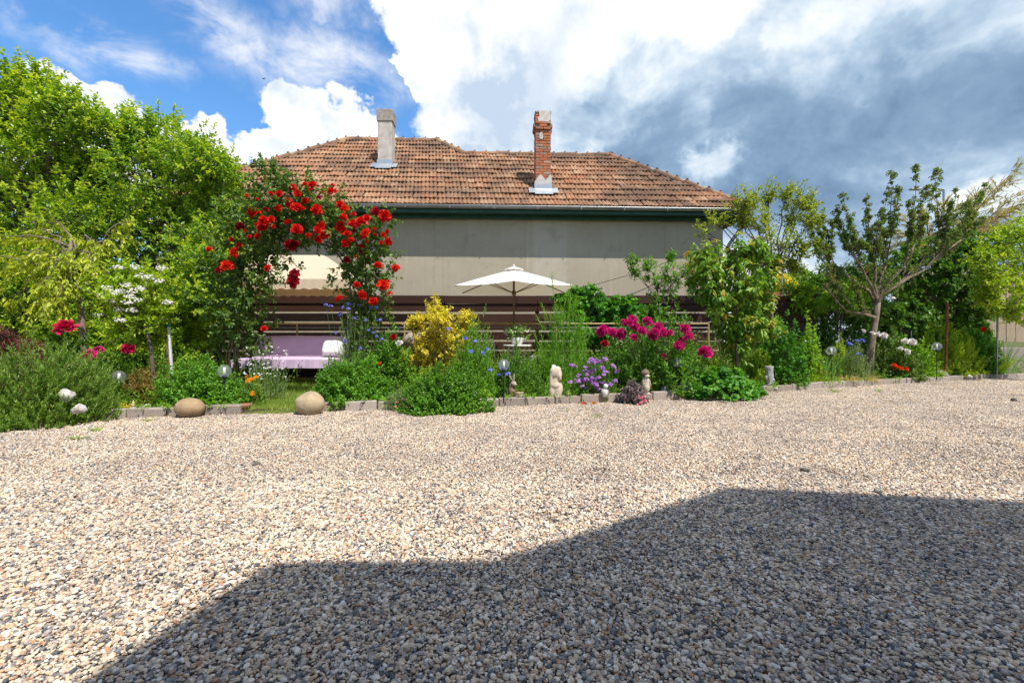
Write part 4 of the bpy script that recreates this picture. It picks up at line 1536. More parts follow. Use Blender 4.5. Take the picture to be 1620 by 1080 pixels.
# weeping tree with yellow-green hanging leaves
rng = np.random.default_rng(103)
wb = GB(136, 6.4)
wt_ = thing('weeping_tree', 'small weeping tree with yellow-green hanging leaves before the plum tree', 'tree', wb)
tk, lv, tw = MB(), MB(), MB()
d0 = 6.4
top = W(116, 430, d0)
tk.tube([wb, W(134, 560, d0), W(128, 490, d0), W(121, 450, d0), W(112, 395, d0), W(112, 378, d0)], [0.05, 0.042, 0.038, 0.034, 0.025, 0.012], 8)
for ex, ey, dz in ((-40, 400, -.3), (-10, 372, 0), (15, 430, .3), (35, 395, -.2), (58, 362, .2), (68, 445, -.4), (85, 420, -.35), (98, 462, -.45), (148, 412, -.35), (150, 380, -.1), (178, 378, .2), (20, 470, .1), (100, 400, -.4), (48, 490, -.2), (192, 352, .2), (80, 352, .3), (95, 480, -.3)):
    e = W(ex, ey, d0 + dz)
    st = W(118 + rng.uniform(-4, 4), 440 - rng.uniform(0, 45), d0)
    arch = curve(st, e, 8, 0.02 + 0.16 * rng.random(), rng, 0.025)
    tk.tube(arch, np.linspace(0.016, 0.005, 8), 5)
    m = 13
    tq = rng.integers(2, 8, m)
    O = arch[tq] + rng.normal(0, 0.02, (m, 3))
    Dd = unit(np.array([0, 0, -0.8]) + (e - st) * 0.7 + rng.normal(0, 0.3, (m, 3)))
    shoots(lv, tw, rng, O, Dd, rng.uniform(0.16, 0.46, m), 13, 0.092, 0.042, 0.8, 0.5, 0.0, twig=0.003)
part('trunk', tk, MT['bark_lt'], wt_, smooth=True)
part('crown', lv, MT['weep_leaf'], wt_)
part('twigs', tw, MT['bark_lt'], wt_, kind='stuff')

# white-flowering shrub tied to a stake
root, rng = tree('flowering_shrub', 'lime-green shrub with flat white blossom heads beside a painted stake', 'shrub', 104, GB(245, 6.2), [(240, 560), (232, 520), (222, 495)], 0.028,
                 [(205, 455, 38), (180, 480, 36), (235, 450, 34), (225, 490, 38), (165, 465, 26), (205, 520, 30), (240, 500, 28), (232, 530, 18), (190, 440, 26)],
                 6.2, 'lime_leaf', 'bark', 60, 11, 0.08, 0.044, 0.2, up=0.4, dj=0.2)
mb = MB()
for px, py in ((188, 423), (215, 422), (256, 424), (222, 436), (198, 450), (190, 460), (175, 476), (205, 468), (222, 456), (160, 468), (250, 444), (186, 490), (156, 498), (190, 506), (215, 474), (236, 438), (182, 462), (200, 478), (210, 460), (170, 455), (265, 478), (208, 490)):
    floret_cluster(mb, rng, W(px, py, 5.85 + rng.uniform(-.12, .1)), 0.062, 30, 0.0145, 0.5)
part('blossom', mb, MT['white'], root, kind='stuff')

tree('cherry_sapling', 'young cherry tree with long drooping glossy leaves right of the peonies', 'tree', 105, GB(1166, 8.1), [(1166, 560), (1166, 500), (1165, 440), (1164, 395)], 0.032,
     [(1162, 400, 26), (1120, 408, 24), (1198, 400, 20), (1112, 440, 24), (1140, 440, 28), (1180, 440, 28), (1205, 440, 22), (1130, 475, 26), (1170, 480, 26), (1205, 478, 20), (1160, 515, 24), (1195, 515, 22), (1215, 520, 14), (1170, 545, 20)],
     8.1, 'cherry_leaf', 'bark', 26, 11, 0.16, 0.066, 0.28, up=0.5, out=0.5, spread=1.0, droop_axis=1.0, sag=0.1, dj=0.2, limb=0.5, shape='oval', tip_mat='cherry_tip')
tree('pear_sapling', 'thin young fruit tree with upright leafy shoots against the plastered wall', 'tree', 106, GB(1048, 9.3), [(1046, 530), (1042, 480), (1040, 450)], 0.02,
     [(1000, 412, 9), (1004, 430, 9), (1026, 420, 10), (1032, 440, 14), (1062, 408, 9), (1058, 430, 13), (1046, 462, 22), (1035, 475, 18), (1080, 430, 13), (1062, 455, 15), (1090, 420, 9)],
     9.3, 'bush_leaf', 'bark', 17, 10, 0.085, 0.045, 0.2, up=1.2, dj=0.15, limb=0.45)
tree('apricot_tree', 'loose yellow-green tree hiding the right corner of the house', 'tree', 107, GB(1222, 10.2), [(1221, 520), (1220, 460), (1222, 430)], 0.05,
     [(1165, 330, 18, -.2, .4), (1180, 318, 20), (1215, 312, 24), (1245, 308, 24), (1272, 318, 22), (1175, 350, 18), (1210, 348, 24), (1250, 345, 26), (1280, 350, 20), (1140, 352, 15, -.3, .3), (1125, 346, 13, -.3, .2), (1105, 358, 10, -.3, .12), (1112, 372, 10, -.3, .12), (1200, 385, 26), (1240, 385, 24), (1272, 390, 20), (1195, 415, 20), (1230, 415, 16), (1255, 420, 12)],
     10.2, 'apricot_leaf', 'bark', 30, 11, 0.11, 0.052, 0.42, up=1.1, bias=1.4, dj=0.4, limb=0.4, twig=0.005)

# plum with the V-shaped open crown and curled leaves
rng = np.random.default_rng(108)
d0 = 10.0
pb = GB(1376, d0)
pt = thing('fruit_tree', 'open V-shaped fruit tree with curled dark leaves on long upright shoots', 'tree', pb)
tk, lv, tw = MB(), MB(), MB()
fork = W(1388, 478, d0)
tk.tube([pb, W(1377, 560, d0), W(1381, 530, d0), W(1386, 500, d0), fork], [0.078, 0.072, 0.066, 0.062, 0.066], 9)
mains = [((1375, 462), (1340, 435), (1300, 412)), ((1380, 455), (1365, 425), (1350, 400)), ((1392, 455), (1400, 420), (1405, 390)), ((1402, 462), (1440, 435), (1490, 395)), ((1398, 458), (1425, 425), (1450, 385)),
         ((1384, 500), (1340, 492), (1305, 455)), ((1396, 465), (1460, 428), (1520, 380)), ((1385, 450), (1385, 420), (1378, 385))]
ends = {0: [(1285, 320), (1300, 335), (1272, 345), (1318, 350), (1290, 380)], 1: [(1335, 305), (1322, 325), (1345, 345), (1330, 370)], 2: [(1412, 265), (1402, 300), (1420, 300), (1395, 330)], 3: [(1492, 255), (1478, 268), (1530, 315), (1505, 330), (1540, 340)],
        4: [(1450, 265), (1440, 320), (1466, 295), (1460, 340)], 5: [(1296, 395), (1312, 400), (1330, 425), (1350, 440)], 6: [(1562, 288), (1550, 310), (1556, 345), (1512, 300), (1540, 330)], 7: [(1371, 315), (1368, 345), (1388, 350), (1358, 380)]}
for i, ml in enumerate(mains):
    dz = rng.uniform(-0.5, 0.5)
    P = np.array([fork if i != 5 else W(1382, 505, d0)] + [W(x, y, d0 + dz * (j + 1) / 3) for j, (x, y) in enumerate(ml)])
    tt = np.linspace(0, len(P) - 1, 10)
    Pp = np.stack([np.interp(tt, np.arange(len(P)), P[:, c]) for c in range(3)], 1)
    Pp[1:] += rng.normal(0, 0.012, (9, 3))
    tk.tube(Pp, np.linspace(0.036, 0.017, 10), 6)
    for ex, ey in ends[i]:
        e = W(ex, ey, d0 + dz + rng.uniform(-.35, .35))
        st = Pp[int(rng.integers(4, 10))]
        br = curve(st, e, 10, 0.0, rng, 0.018)
        br[:, 2] -= 0.12 * np.sin(np.linspace(0, 1, 10) * PI) * np.linalg.norm(e - st) * 0.5
        tk.tube(br, np.linspace(0.014, 0.004, 10), 5)
        # dense curled leaves on the outer part, sparse below
        for lo, hi, m, kk in ((3, 10, 34, 9), (1, 6, 8, 6)):
            u_ = rng.uniform(lo, hi - 1, m)
            i_ = u_.astype(int)
            q = br[i_] + (br[np.minimum(i_ + 1, 9)] - br[i_]) * (u_ - i_)[:, None] + rng.normal(0, 0.015, (m, 3))
            Dd = unit((e - st) / np.linalg.norm(e - st) * 0.9 + rng.normal(0, 0.55, (m, 3)))
            shoots(lv, tw, rng, q, Dd, rng.uniform(0.05, 0.15, m), kk, 0.072, 0.044, 1.0, 0.25, 0.1, fold=0.4, droop=0.5, twig=0.003)
    m = 16
    q = Pp[rng.integers(3, 10, m)]
    Dd = unit(rng.normal(0, 1, (m, 3)) + np.array([0, 0, 0.8]))
    shoots(lv, tw, rng, q, Dd, rng.uniform(0.15, 0.45, m), 8, 0.06, 0.036, 1.0, 0.2, 0.1, fold=0.4, droop=0.4, twig=0.004)
part('trunk', tk, MT['bark_lt'], pt, smooth=True)
part('crown', lv, MT['curl_leaf'], pt)
part('twigs', tw, MT['bark_lt'], pt, kind='stuff')

# tamarisk beyond the board fence
rng = np.random.default_rng(109)
d0 = 14.0
tb = GB(1500, d0)
tm = thing('tamarisk', 'feathery tamarisk with rust and grey-green plumes above the ivy', 'tree', tb)
tk, lv, tw = MB(), MB(), MB()
st0 = W(1490, 430, d0)
tk.tube([tb, W(1496, 500, d0), st0], [0.1, 0.09, 0.08], 7)
for ex, ey in ((1605, 268), (1590, 292), (1560, 300), (1625, 300), (1640, 335), (1610, 330), (1580, 340), (1545, 315), (1520, 330), (1490, 325), (1460, 340), (1435, 350), (1420, 370), (1600, 360), (1560, 360), (1520, 365), (1480, 370), (1450, 385), (1400, 395), (1540, 390), (1500, 395), (1660, 310), (1475, 410), (1515, 420), (1430, 410)):
    e = W(ex, ey, d0 + rng.uniform(-1, 1))
    br = curve(st0 + rng.normal(0, 0.1, 3), e, 9, 0.25 + 0.3 * rng.random(), rng, 0.03)
    tk.tube(br, np.linspace(0.03, 0.007, 9), 5)
    m = 50
    ti = rng.integers(3, 9, m)
    q = br[ti] + rng.normal(0, 0.05, (m, 3))
    Dd = unit(unit(br[-1] - br[-3]) * 1.3 + rng.normal(0, 0.5, (m, 3)))
    shoots(lv, tw, rng, q, Dd, rng.uniform(0.25, 0.6, m), 24, 0.10, 0.024, 0.5, 0.1, 0.15, shape='needle', twig=0.004)
part('trunk', tk, MT['cane'], tm, smooth=True)
part('crown', lv, MT['tama_leaf'], tm)
part('twigs', tw, MT['cane'], tm, kind='stuff')

tree('ivy', 'dark glossy ivy smothering the beige board fence', 'climber', 110, GB(1450, 11.7), [(1450, 520), (1450, 480)], 0.04,
     [(1420, 430, 38), (1450, 420, 40), (1490, 430, 46), (1530, 440, 46), (1480, 480, 46), (1525, 490, 40), (1440, 480, 22), (1500, 520, 36), (1545, 480, 30), (1545, 520, 18), (1460, 510, 20), (1500, 400, 40), (1550, 400, 36), (1390, 440, 30), (1405, 500, 26), (1385, 520, 30), (1420, 545, 26), (1470, 548, 28), (1520, 550, 26), (1560, 545, 16)],
     11.6, 'ivy_leaf', 'bark', 85, 9, 0.12, 0.105, 0.25, up=-0.1, out=0.7, droop_axis=0.6, dj=0.15, shape='lobed', depth=0.35, limb=0.3)
tree('wisteria', 'mid green wisteria hedge behind the V-shaped fruit tree', 'climber', 111, GB(1300, 11.2), [(1300, 530), (1300, 500)], 0.04,
     [(1260, 470, 26), (1290, 465, 30), (1320, 455, 32), (1350, 450, 32), (1280, 500, 32), (1320, 495, 36), (1355, 490, 36), (1260, 510, 24), (1300, 525, 30), (1340, 525, 34), (1380, 470, 30), (1375, 500, 24), (1300, 440, 20), (1370, 430, 24), (1255, 545, 26), (1300, 550, 26), (1350, 552, 26), (1390, 550, 22), (1245, 500, 16)],
     11.0, 'ivy_leaf', 'bark', 60, 10, 0.12, 0.06, 0.3, up=0.2, dj=0.2, depth=0.4, limb=0.3)
tree('golden_robinia', 'bright lime-yellow foliage at the right edge above the fence', 'tree', 112, GB(1640, 10.2), [(1640, 500), (1632, 430)], 0.05,
     [(1580, 385, 26), (1610, 370, 30), (1640, 375, 40), (1560, 410, 22), (1595, 415, 32), (1640, 430, 46), (1570, 440, 22), (1610, 455, 34), (1690, 400, 60), (1600, 490, 20), (1640, 490, 30), (1565, 470, 14)],
     10.2, 'lime_leaf', 'bark', 60, 13, 0.105, 0.048, 0.34, up=0.4, droop_axis=0.3, dj=0.3)
tree('wisteria_spray', 'lighter green wisteria sprays in front of the ivy hedge', 'climber', 113, GB(1330, 10.6), [(1330, 530), (1330, 500)], 0.02,
     [(1335, 462, 16), (1350, 455, 16), (1310, 470, 12), (1365, 462, 14), (1275, 455, 10), (1265, 475, 12), (1295, 480, 10), (1345, 480, 12)],
     10.6, 'wist_leaf', 'bark', 30, 11, 0.11, 0.05, 0.26, up=0.0, droop_axis=0.5, dj=0.2, limb=0.4)

# far trees, wall and posts beyond the fences
for i, (px, py, r, d, lab) in enumerate(((1290, 455, 34, 40, 'far round green tree seen below the branches right of the house'), (1210, 450, 34, 34, 'far tree directly behind the brick wall and grey post'), (1262, 438, 20, 44, 'far small tree between two larger far crowns'),
                                        (1350, 450, 40, 45, 'far tree mostly hidden by the V-shaped fruit tree'), (1680, 430, 60, 40, 'far tree beyond the right picture edge'), (392, 275, 16, 20, 'small treetop peeping over the left roof hip'))):
    tree('far_tree', lab, 'tree', 120 + i, GB(px, d), [(px, 530), (px, py + r * 0.4)], 0.2, [(px, py, r * 0.75), (px - r * 0.6, py + r * 0.3, r * 0.6), (px + r * 0.6, py + r * 0.3, r * 0.6), (px, py + r * 0.8, r * 0.8)],
         d, 'far_leaf', 'bark', 220, 8, 0.30 * d / 40, 0.2 * d / 40, 0.8 * d / 40, dj=0.5, twig=0, group='far trees')
tree('golden_shrub', 'far yellow-leaved shrub above the brick wall', 'shrub', 130, GB(1246, 28), [(1246, 500), (1246, 470)], 0.08, [(1248, 448, 9), (1235, 440, 6), (1260, 458, 5), (1230, 455, 5)], 28, 'gold_leaf', 'bark', 60, 8, 0.2, 0.14, 0.5, dj=0.4, twig=0)
bwall = thing('brick_wall', 'low far brick wall seen past the right end of the fence', 'wall', (16.5, 30, 0))
V, F = bev_box(0.30, 0.30, 0.13, 0.012)
bw_me = MB().add(V, F).mesh('brick', MT['brick'])
part('mortar', MB().box((14.5, 29.92, 0), (19.0, 30.1, 4.25)), MT['mortar'], bwall)
for r in range(12):
    for c in range(14):
        obj('brick', bw_me, bwall, (-1.85 + c * 0.325 + (r % 2) * 0.16, -0.03, 2.5 + r * 0.147))
lp = thing('grey_post', 'slim pale grey post before the far brick wall', 'post', GB(1237, 24))
part('post', MB().tube([GB(1237, 24), W(1237, 425, 24)], 0.035, 8), MT['zinc'], lp)
part('bracket', MB().tube([W(1237, 428, 24), W(1240, 424, 24)], 0.05, 6), MT['zinc'], lp)
sl = thing('street_lamp', 'grey street lamp with a sideways arm above the fruit tree', 'street lamp', GB(1493, 26))
part('pole', MB().tube([GB(1493, 26), W(1493, 420, 26), W(1493, 300, 26)], [0.09, 0.075, 0.055], 8), MT['zinc'], sl)
part('arm', MB().tube([W(1493, 300, 26), W(1480, 298, 26), W(1458, 298, 26)], 0.04, 6), MT['zinc'], sl)
V, F = bev_box(0.62, 0.24, 0.12, 0.03)
part('lamp_head', MB().add(V + W(1448, 301, 26), F), MT['grey_metal'], sl)

# ------------------------------------------------------------------ rose arch
rng = np.random.default_rng(201)
d0 = 7.0
MT['arch_metal'] = mat_plain('arch_metal', (0.07, 0.085, 0.07), 0.5, 0.4, var=0.2)
arch = thing('arch_frame', 'thin dark metal garden arch carrying the red climbing rose', 'garden arch', G(470, d0, 0.05))
xl, xr = G(385, d0)[0], G(562, d0)[0]
zc = 1.75
mid, hw = (xl + xr) / 2, (xr - xl) / 2
for dy in (-0.22, 0.22):
    pts = [(xl, d0 + dy, 0.05), (xl, d0 + dy, zc)] + [(mid - hw * math.cos(a), d0 + dy, zc + 0.72 * math.sin(a)) for a in np.linspace(0.15, PI - 0.15, 12)] + [(xr, d0 + dy, zc), (xr, d0 + dy, 0.05)]
    part('hoop', MB().tube(pts, 0.011, 6), MT['arch_metal'], arch, smooth=True)
for x in (xl, xr):
    for z in np.arange(0.35, 1.9, 0.3):
        part('rung', MB().tube([(x, d0 - 0.22, z), (x, d0 + 0.22, z)], 0.007, 5), MT['grey_metal'], arch)
for a in np.linspace(0.3, PI - 0.3, 7):
    x, z = mid - hw * math.cos(a), zc + 0.72 * math.sin(a)
    part('rung', MB().tube([(x, d0 - 0.22, z), (x, d0 + 0.22, z)], 0.007, 5), MT['grey_metal'], arch)

rose = thing('climbing_rose', 'climbing rose with large red blooms covering the garden arch', 'rose', G(380, d0, 0.05))
ck, lv, tw = MB(), MB(), MB()
for i in range(7):
    b = G(372 + rng.uniform(-14, 14), d0 + rng.uniform(-.15, .15), 0.05)
    ck.tube(np.array([b, W(372 + rng.uniform(-14, 12), 560, d0), W(378 + rng.uniform(-12, 12), 500, d0), W(380 + rng.uniform(-14, 14), 440, d0), W(395 + rng.uniform(-10, 20), 380, d0), W(430 + rng.uniform(-10, 30), 330, d0), W(480 + rng.uniform(-10, 40), 320, d0)]) + rng.normal(0, 0.02, (7, 3)), np.linspace(0.016, 0.007, 7), 6)
for i in range(4):
    ck.tube(np.array([G(572 + rng.uniform(-8, 8), d0, 0.05), W(575, 540, d0), W(580 + rng.uniform(-8, 8), 470, d0), W(575, 410, d0), W(550, 360, d0), W(510, 340, d0)]) + rng.normal(0, 0.02, (6, 3)), np.linspace(0.013, 0.006, 6), 5)
for px, py, r, m in ((415, 300, 34, 42), (455, 320, 36, 46), (400, 345, 42, 60), (372, 385, 42, 60), (412, 390, 40, 56), (395, 430, 42, 64), (365, 440, 30, 34), (424, 440, 18, 12), (402, 470, 30, 26), (365, 500, 30, 36), (395, 515, 32, 34), (355, 545, 24, 24), (345, 480, 24, 22), (350, 420, 22, 20),
                     (490, 330, 32, 40), (520, 345, 32, 40), (550, 365, 34, 46), (578, 385, 30, 42), (572, 420, 28, 42), (585, 450, 24, 34), (582, 485, 24, 30), (595, 510, 22, 22), (598, 350, 20, 18), (608, 405, 16, 14), (470, 300, 24, 18), (428, 275, 18, 16), (445, 362, 30, 36), (480, 372, 16, 14), (500, 368, 20, 18), (545, 400, 16, 14), (615, 440, 12, 8), (540, 440, 12, 8), (462, 425, 12, 5), (400, 560, 24, 18), (575, 530, 18, 14), (440, 395, 20, 12), (420, 265, 12, 8), (525, 310, 18, 10), (418, 505, 18, 10), (405, 545, 18, 8), (556, 425, 14, 10), (558, 470, 14, 10), (560, 510, 14, 10), (385, 460, 26, 20), (470, 385, 14, 8)):
    c = W(px, py, d0 + rng.uniform(-.28, .15))
    m = int(m * (1.25 if px < 440 and py > 375 else 1.7))
    b, dn = in_ball(rng, m, 2.2)
    Q = c + b * S(r, d0) * np.array([1, 0.9, 1])
    Dd = unit(dn * 0.8 + np.array([0, -0.1, 0.35]) + rng.normal(0, 0.5, (m, 3)))
    shoots(lv, tw, rng, Q, Dd, rng.uniform(0.10, 0.24, m), 9, 0.070, 0.050, 0.95, 0.2, 0.15, twig=0.003, shape='oval')
part('canes', ck, MT['cane'], rose, smooth=True)
part('foliage', lv, MT['rose_leaf'], rose)
part('twigs', tw, MT['stem'], rose, kind='stuff')
RP = [(388, 335, 1.2), (630, 185, 1), (655, 215, .9), (750, 165, .9), (705, 160, .6), (872, 210, 1), (545, 218, .9), (495, 218, .6), (708, 265, 1), (605, 290, .8), (655, 302, 1), (690, 312, .8), (775, 315, 1), (540, 305, .7), (920, 285, .9), (950, 315, 1.1), (455, 385, 1.1), (500, 375, .9), (440, 430, 1.1), (600, 398, 1), (655, 435, 1.1), (800, 415, 1.1), (825, 470, 1), (785, 497, .9), (728, 475, .7), (938, 365, .9), (1000, 345, .6), (1000, 405, 1.1), (1045, 395, 1.2), (1080, 365, .9),
      (920, 410, .9), (930, 445, 1.2), (962, 462, .9), (1075, 460, 1.1), (1062, 482, .9), (985, 500, .9), (955, 522, 1.1), (1045, 545, .9), (1190, 355, 1.1), (1215, 510, 1.1), (1170, 515, .6), (278, 577, 1.1), (122, 557, .9), (230, 660, 1.2), (482, 672, .9), (1150, 658, 1), (1258, 672, 1), (1020, 775, .9), (1180, 775, 1), (1222, 830, .8), (1055, 835, 1), (1120, 875, 1), (915, 865, .9), (455, 1040, .9), (605, 262, .6), (420, 480, .7), (365, 480, .5), (635, 300, .9), (780, 440, .8), (465, 400, .9), (430, 410, .8)]
for x, y, s_ in RP:
    bloom(rose, 'rose_or' if x < 320 or rng.random() < 0.12 else 'rose', W(300 + x / 3.857, 250 + y / 3.857, d0 - 0.56 + rng.uniform(-.1, .1)), 0.071 * s_ * rng.uniform(0.8, 1.1), rng, name='rose_bloom')
for x, y, s_ in ((308, 420, .8), (175, 685, .5), (640, 710, 1), (632, 755, .9), (640, 535, 1.1), (615, 530, .9), (1135, 330, .9), (465, 315, .5), (960, 620, .5)):
    bloom(rose, 'rose_dk', W(300 + x / 3.857, 250 + y / 3.857, d0 - 0.5), 0.088 * s_, rng, name='rose_bloom')

for _ in range(34):                                   # buds and half-open blooms
    px, py, r = [(430, 300, 30), (480, 310, 35), (520, 330, 30), (555, 365, 28), (575, 400, 28), (400, 345, 35), (600, 360, 16), (585, 460, 22), (380, 400, 30)][int(rng.integers(9))]
    bloom(rose, ('rose', 'rose_dk', 'rose_or')[int(rng.integers(3))], W(px + rng.normal(0, r * 0.6), py + rng.normal(0, r * 0.6), d0 - 0.5), rng.uniform(0.022, 0.05), rng, name='rose_bud', wob=0.7)

# ------------------------------------------------------------------ swing seat with canopy
sx, sy = -4.42, 9.4
sw = thing('swing_seat', 'garden swing seat with lilac cushions and a cream canopy behind the rose arch', 'swing seat', (sx, sy, 0.065))
mb = MB()
zf, zt_ = 2.10, 2.66
hx, hy = 1.30, 0.66
rim = [(-hx, -hy, zf), (hx, -hy, zf), (hx, hy, zf), (-hx, hy, zf)]
topq = [(-0.56, -0.12, zt_), (0.56, -0.12, zt_), (0.56, 0.12, zt_), (-0.56, 0.12, zt_)]
mb.add([(sx + x, sy + y, z) for x, y, z in rim + topq], [(0, 1, 5, 4), (1, 2, 6, 5), (2, 3, 7, 6), (3, 0, 4, 7), (4, 5, 6, 7)])
cano = part('canopy', mb, MT['canvas_sw'], sw)
for (p, q) in ((0, 1), (1, 2), (2, 3), (3, 0)):
    a, b = np.array(rim[p]), np.array(rim[q])
    n = int(round(np.linalg.norm(b - a) / 0.21))
    mb = MB()
    out = unit(np.cross(b - a, np.array([0, 0, 1.0]))) * 0.012
    for i in range(n):
        for j in range(6):
            t0, t1 = (i + j / 6) / n, (i + (j + 1) / 6) / n
            h0, h1 = 0.165 + 0.04 * math.sin(j / 6 * PI), 0.165 + 0.04 * math.sin((j + 1) / 6 * PI)
            A_, B_ = a + (b - a) * t0 + out, a + (b - a) * t1 + out
            mb.add([A_, B_, B_ - np.array([0, 0, h1]) + out, A_ - np.array([0, 0, h0]) + out], [(0, 3, 2, 1)])
    V, T, Q = mb.arrays()
    o = part('valance', MB().add(V + np.array([sx, sy, -0.002]), Q), MT['canvas_sw'], cano)
for s_ in (-1, 1):
    x = sx + s_ * 1.24
    part('side_frame', MB().tube([(x, sy - 0.78, 0.07), (x, sy - 0.1, 2.05), (x, sy + 0.1, 2.05), (x, sy + 0.8, 0.07)], 0.028, 8), MT['brown_metal'], sw, smooth=True)
part('top_bar', MB().tube([(sx - 1.24, sy, 2.05), (sx + 1.24, sy, 2.05)], 0.024, 8), MT['brown_metal'], sw)
seat_c = -4.40


def cushion(name, lo, hi, mat, parent, puff=0.05, rot=0.0, nx=14, ny=6):
    bm = bmesh.new()
    bmesh.ops.create_cube(bm, size=1)
    bmesh.ops.subdivide_edges(bm, edges=bm.edges[:], cuts=5, use_grid_fill=True)
    c = (np.array(lo) + np.array(hi)) / 2
    s3 = np.array(hi) - np.array(lo)
    for v in bm.verts:
        p = np.array(v.co) * 2
        q = p.copy()
        for i in range(3):
            o_ = [k for k in range(3) if k != i]
            q[i] = p[i] * (1 - 0.16 * (abs(p[o_[0]]) ** 4 + abs(p[o_[1]]) ** 4) / 2)
        v.co = Vector(q / 2 * s3)
    M = Matrix.Rotation(rot, 3, 'X')
    bmesh.ops.rotate(bm, verts=bm.verts[:], matrix=M)
    bm.verts.index_update()
    V = np.array([v.co[:] for v in bm.verts]) + c + np.random.default_rng(5).normal(0, 0.003, (len(bm.verts), 3))
    F = [tuple(v.index for v in f.verts) for f in bm.faces]
    bm.free()
    return part(name, MB().add(V, F), mat, parent, smooth=True)


cushion('seat_cushion', (seat_c - 1.0, 8.72, 0.46), (seat_c + 0.98, 9.45, 0.59), MT['lilac'], sw)
cushion('back_cushion', (seat_c - 1.0, 9.46, 0.52), (seat_c + 0.98, 9.60, 1.02), MT['lilac'], sw, rot=R_(-12))
mb = MB()
for i in range(22):                                   # hanging skirt with soft folds
    xa, xb = seat_c - 1.0 + i * 1.98 / 22, seat_c - 1.0 + (i + 1) * 1.98 / 22
    ya, yb = 8.705 + 0.012 * math.sin(i * 1.7), 8.705 + 0.012 * math.sin((i + 1) * 1.7)
    mb.add([(xa, ya, 0.55), (xb, yb, 0.55), (xb, yb - 0.01, 0.39), (xa, ya - 0.01, 0.39)], [(0, 3, 2, 1)])
part('cushion_skirt', mb, MT['lilac'], sw, smooth=True)
part('seat_frame', MB().tube([(seat_c - 1.02, 8.8, 0.44), (seat_c + 1.0, 8.8, 0.44), (seat_c + 1.0, 9.5, 0.44), (seat_c - 1.02, 9.5, 0.44), (seat_c - 1.02, 8.8, 0.44)], 0.018, 6), MT['white_metal'], sw)
for s_ in (-1.02, 1.0):
    part('hanger', MB().tube([(seat_c + s_, 9.3, 0.44), (seat_c + s_ * 1.1, sy, 2.05)], 0.011, 5), MT['brown_metal'], sw)
pil = cushion('throw_pillow', (-3.78, 9.02, 0.57), (-3.42, 9.36, 0.88), MT['pillow'], None, rot=R_(-28))
tag(pil, 'white pillow leaning at the right end of the lilac swing seat', 'pillow')

# ------------------------------------------------------------------ parasol, table, chair
ux, uy = G(813, 9.0)[:2]
um = thing('parasol', 'open cream six-sided parasol on a wooden pole before the plank fence', 'parasol', (ux, uy, 0.05))
zr_, za, R0 = 1.93, 2.34, 1.27
mb = MB()
vs = []
for k in range(6):
    a0 = -PI / 2 + k * PI / 3
    a1 = a0 + PI / 3
    rows_ = []
    for i in range(5):
        t = i / 4
        r = 0.05 + (R0 - 0.05) * t
        z = za - 0.03 - (za - 0.03 - zr_) * (t ** 1.06)
        e0 = np.array([math.cos(a0) * r, math.sin(a0) * r, z])
        e1 = np.array([math.cos(a1) * r, math.sin(a1) * r, z])
        row_ = []
        for j in range(5):
            s_ = j / 4
            p = e0 + (e1 - e0) * s_
            p = p * np.array([1 - 0.035 * t * math.sin(s_ * PI)] * 2 + [1]) - np.array([0, 0, 0.035 * t * math.sin(s_ * PI)]) * 0.6
            row_.append(p)
        rows_.append(row_)
    V = np.array(rows_).reshape(-1, 3) + np.array([ux, uy, 0])
    F = [(i * 5 + j, (i + 1) * 5 + j, (i + 1) * 5 + j + 1, i * 5 + j + 1) for i in range(4) for j in range(4)]
    p_ = part('canopy_panel', MB().add(V, F), MT['canvas'], um, smooth=True)
    r1 = np.array([math.cos(a0), math.sin(a0), 0])
    part('rib', MB().tube([np.array([ux, uy, za - 0.06]) + r1 * 0.04, np.array([ux, uy, zr_ - 0.008]) + r1 * R0 * 0.985], 0.011, 5), MT['wood_pole'], um)
    part('strut', MB().tube([np.array([ux, uy, 1.86]) + r1 * 0.03, np.array([ux, uy, (za + zr_) / 2 - 0.035]) + r1 * R0 * 0.52], 0.009, 5), MT['wood_pole'], um)
mb = MB().lathe([(0.20, za - 0.035), (0.17, za - 0.005), (0.05, za + 0.03), (0.0, za + 0.035)], 6, (ux, uy, 0))
part('vent_cap', mb, MT['canvas'], um)
part('finial', MB().lathe([(0.0, za + 0.02), (0.022, za + 0.035), (0.02, za + 0.07), (0.0, za + 0.085)], 8, (ux, uy, 0)), MT['white_metal'], um, smooth=True)
part('pole', MB().tube([(ux, uy, 0.9), (ux, uy, za)], 0.021, 8), MT['wood_pole'], um, smooth=True)
part('lower_pole', MB().tube([(ux, uy, 0.05), (ux, uy, 0.95)], 0.024, 8), MT['grey_metal'], um, smooth=True)
part('runner', MB().tube([(ux, uy, 1.82), (ux, uy, 1.9)], 0.04, 8), MT['wood_pole'], um)
part('pull_cord', MB().tube([(ux + 0.03, uy - 0.03, 1.86), (ux + 0.05, uy - 0.03, 1.7), (ux + 0.045, uy - 0.04, 1.52)], 0.006, 4), MT['black'], um)

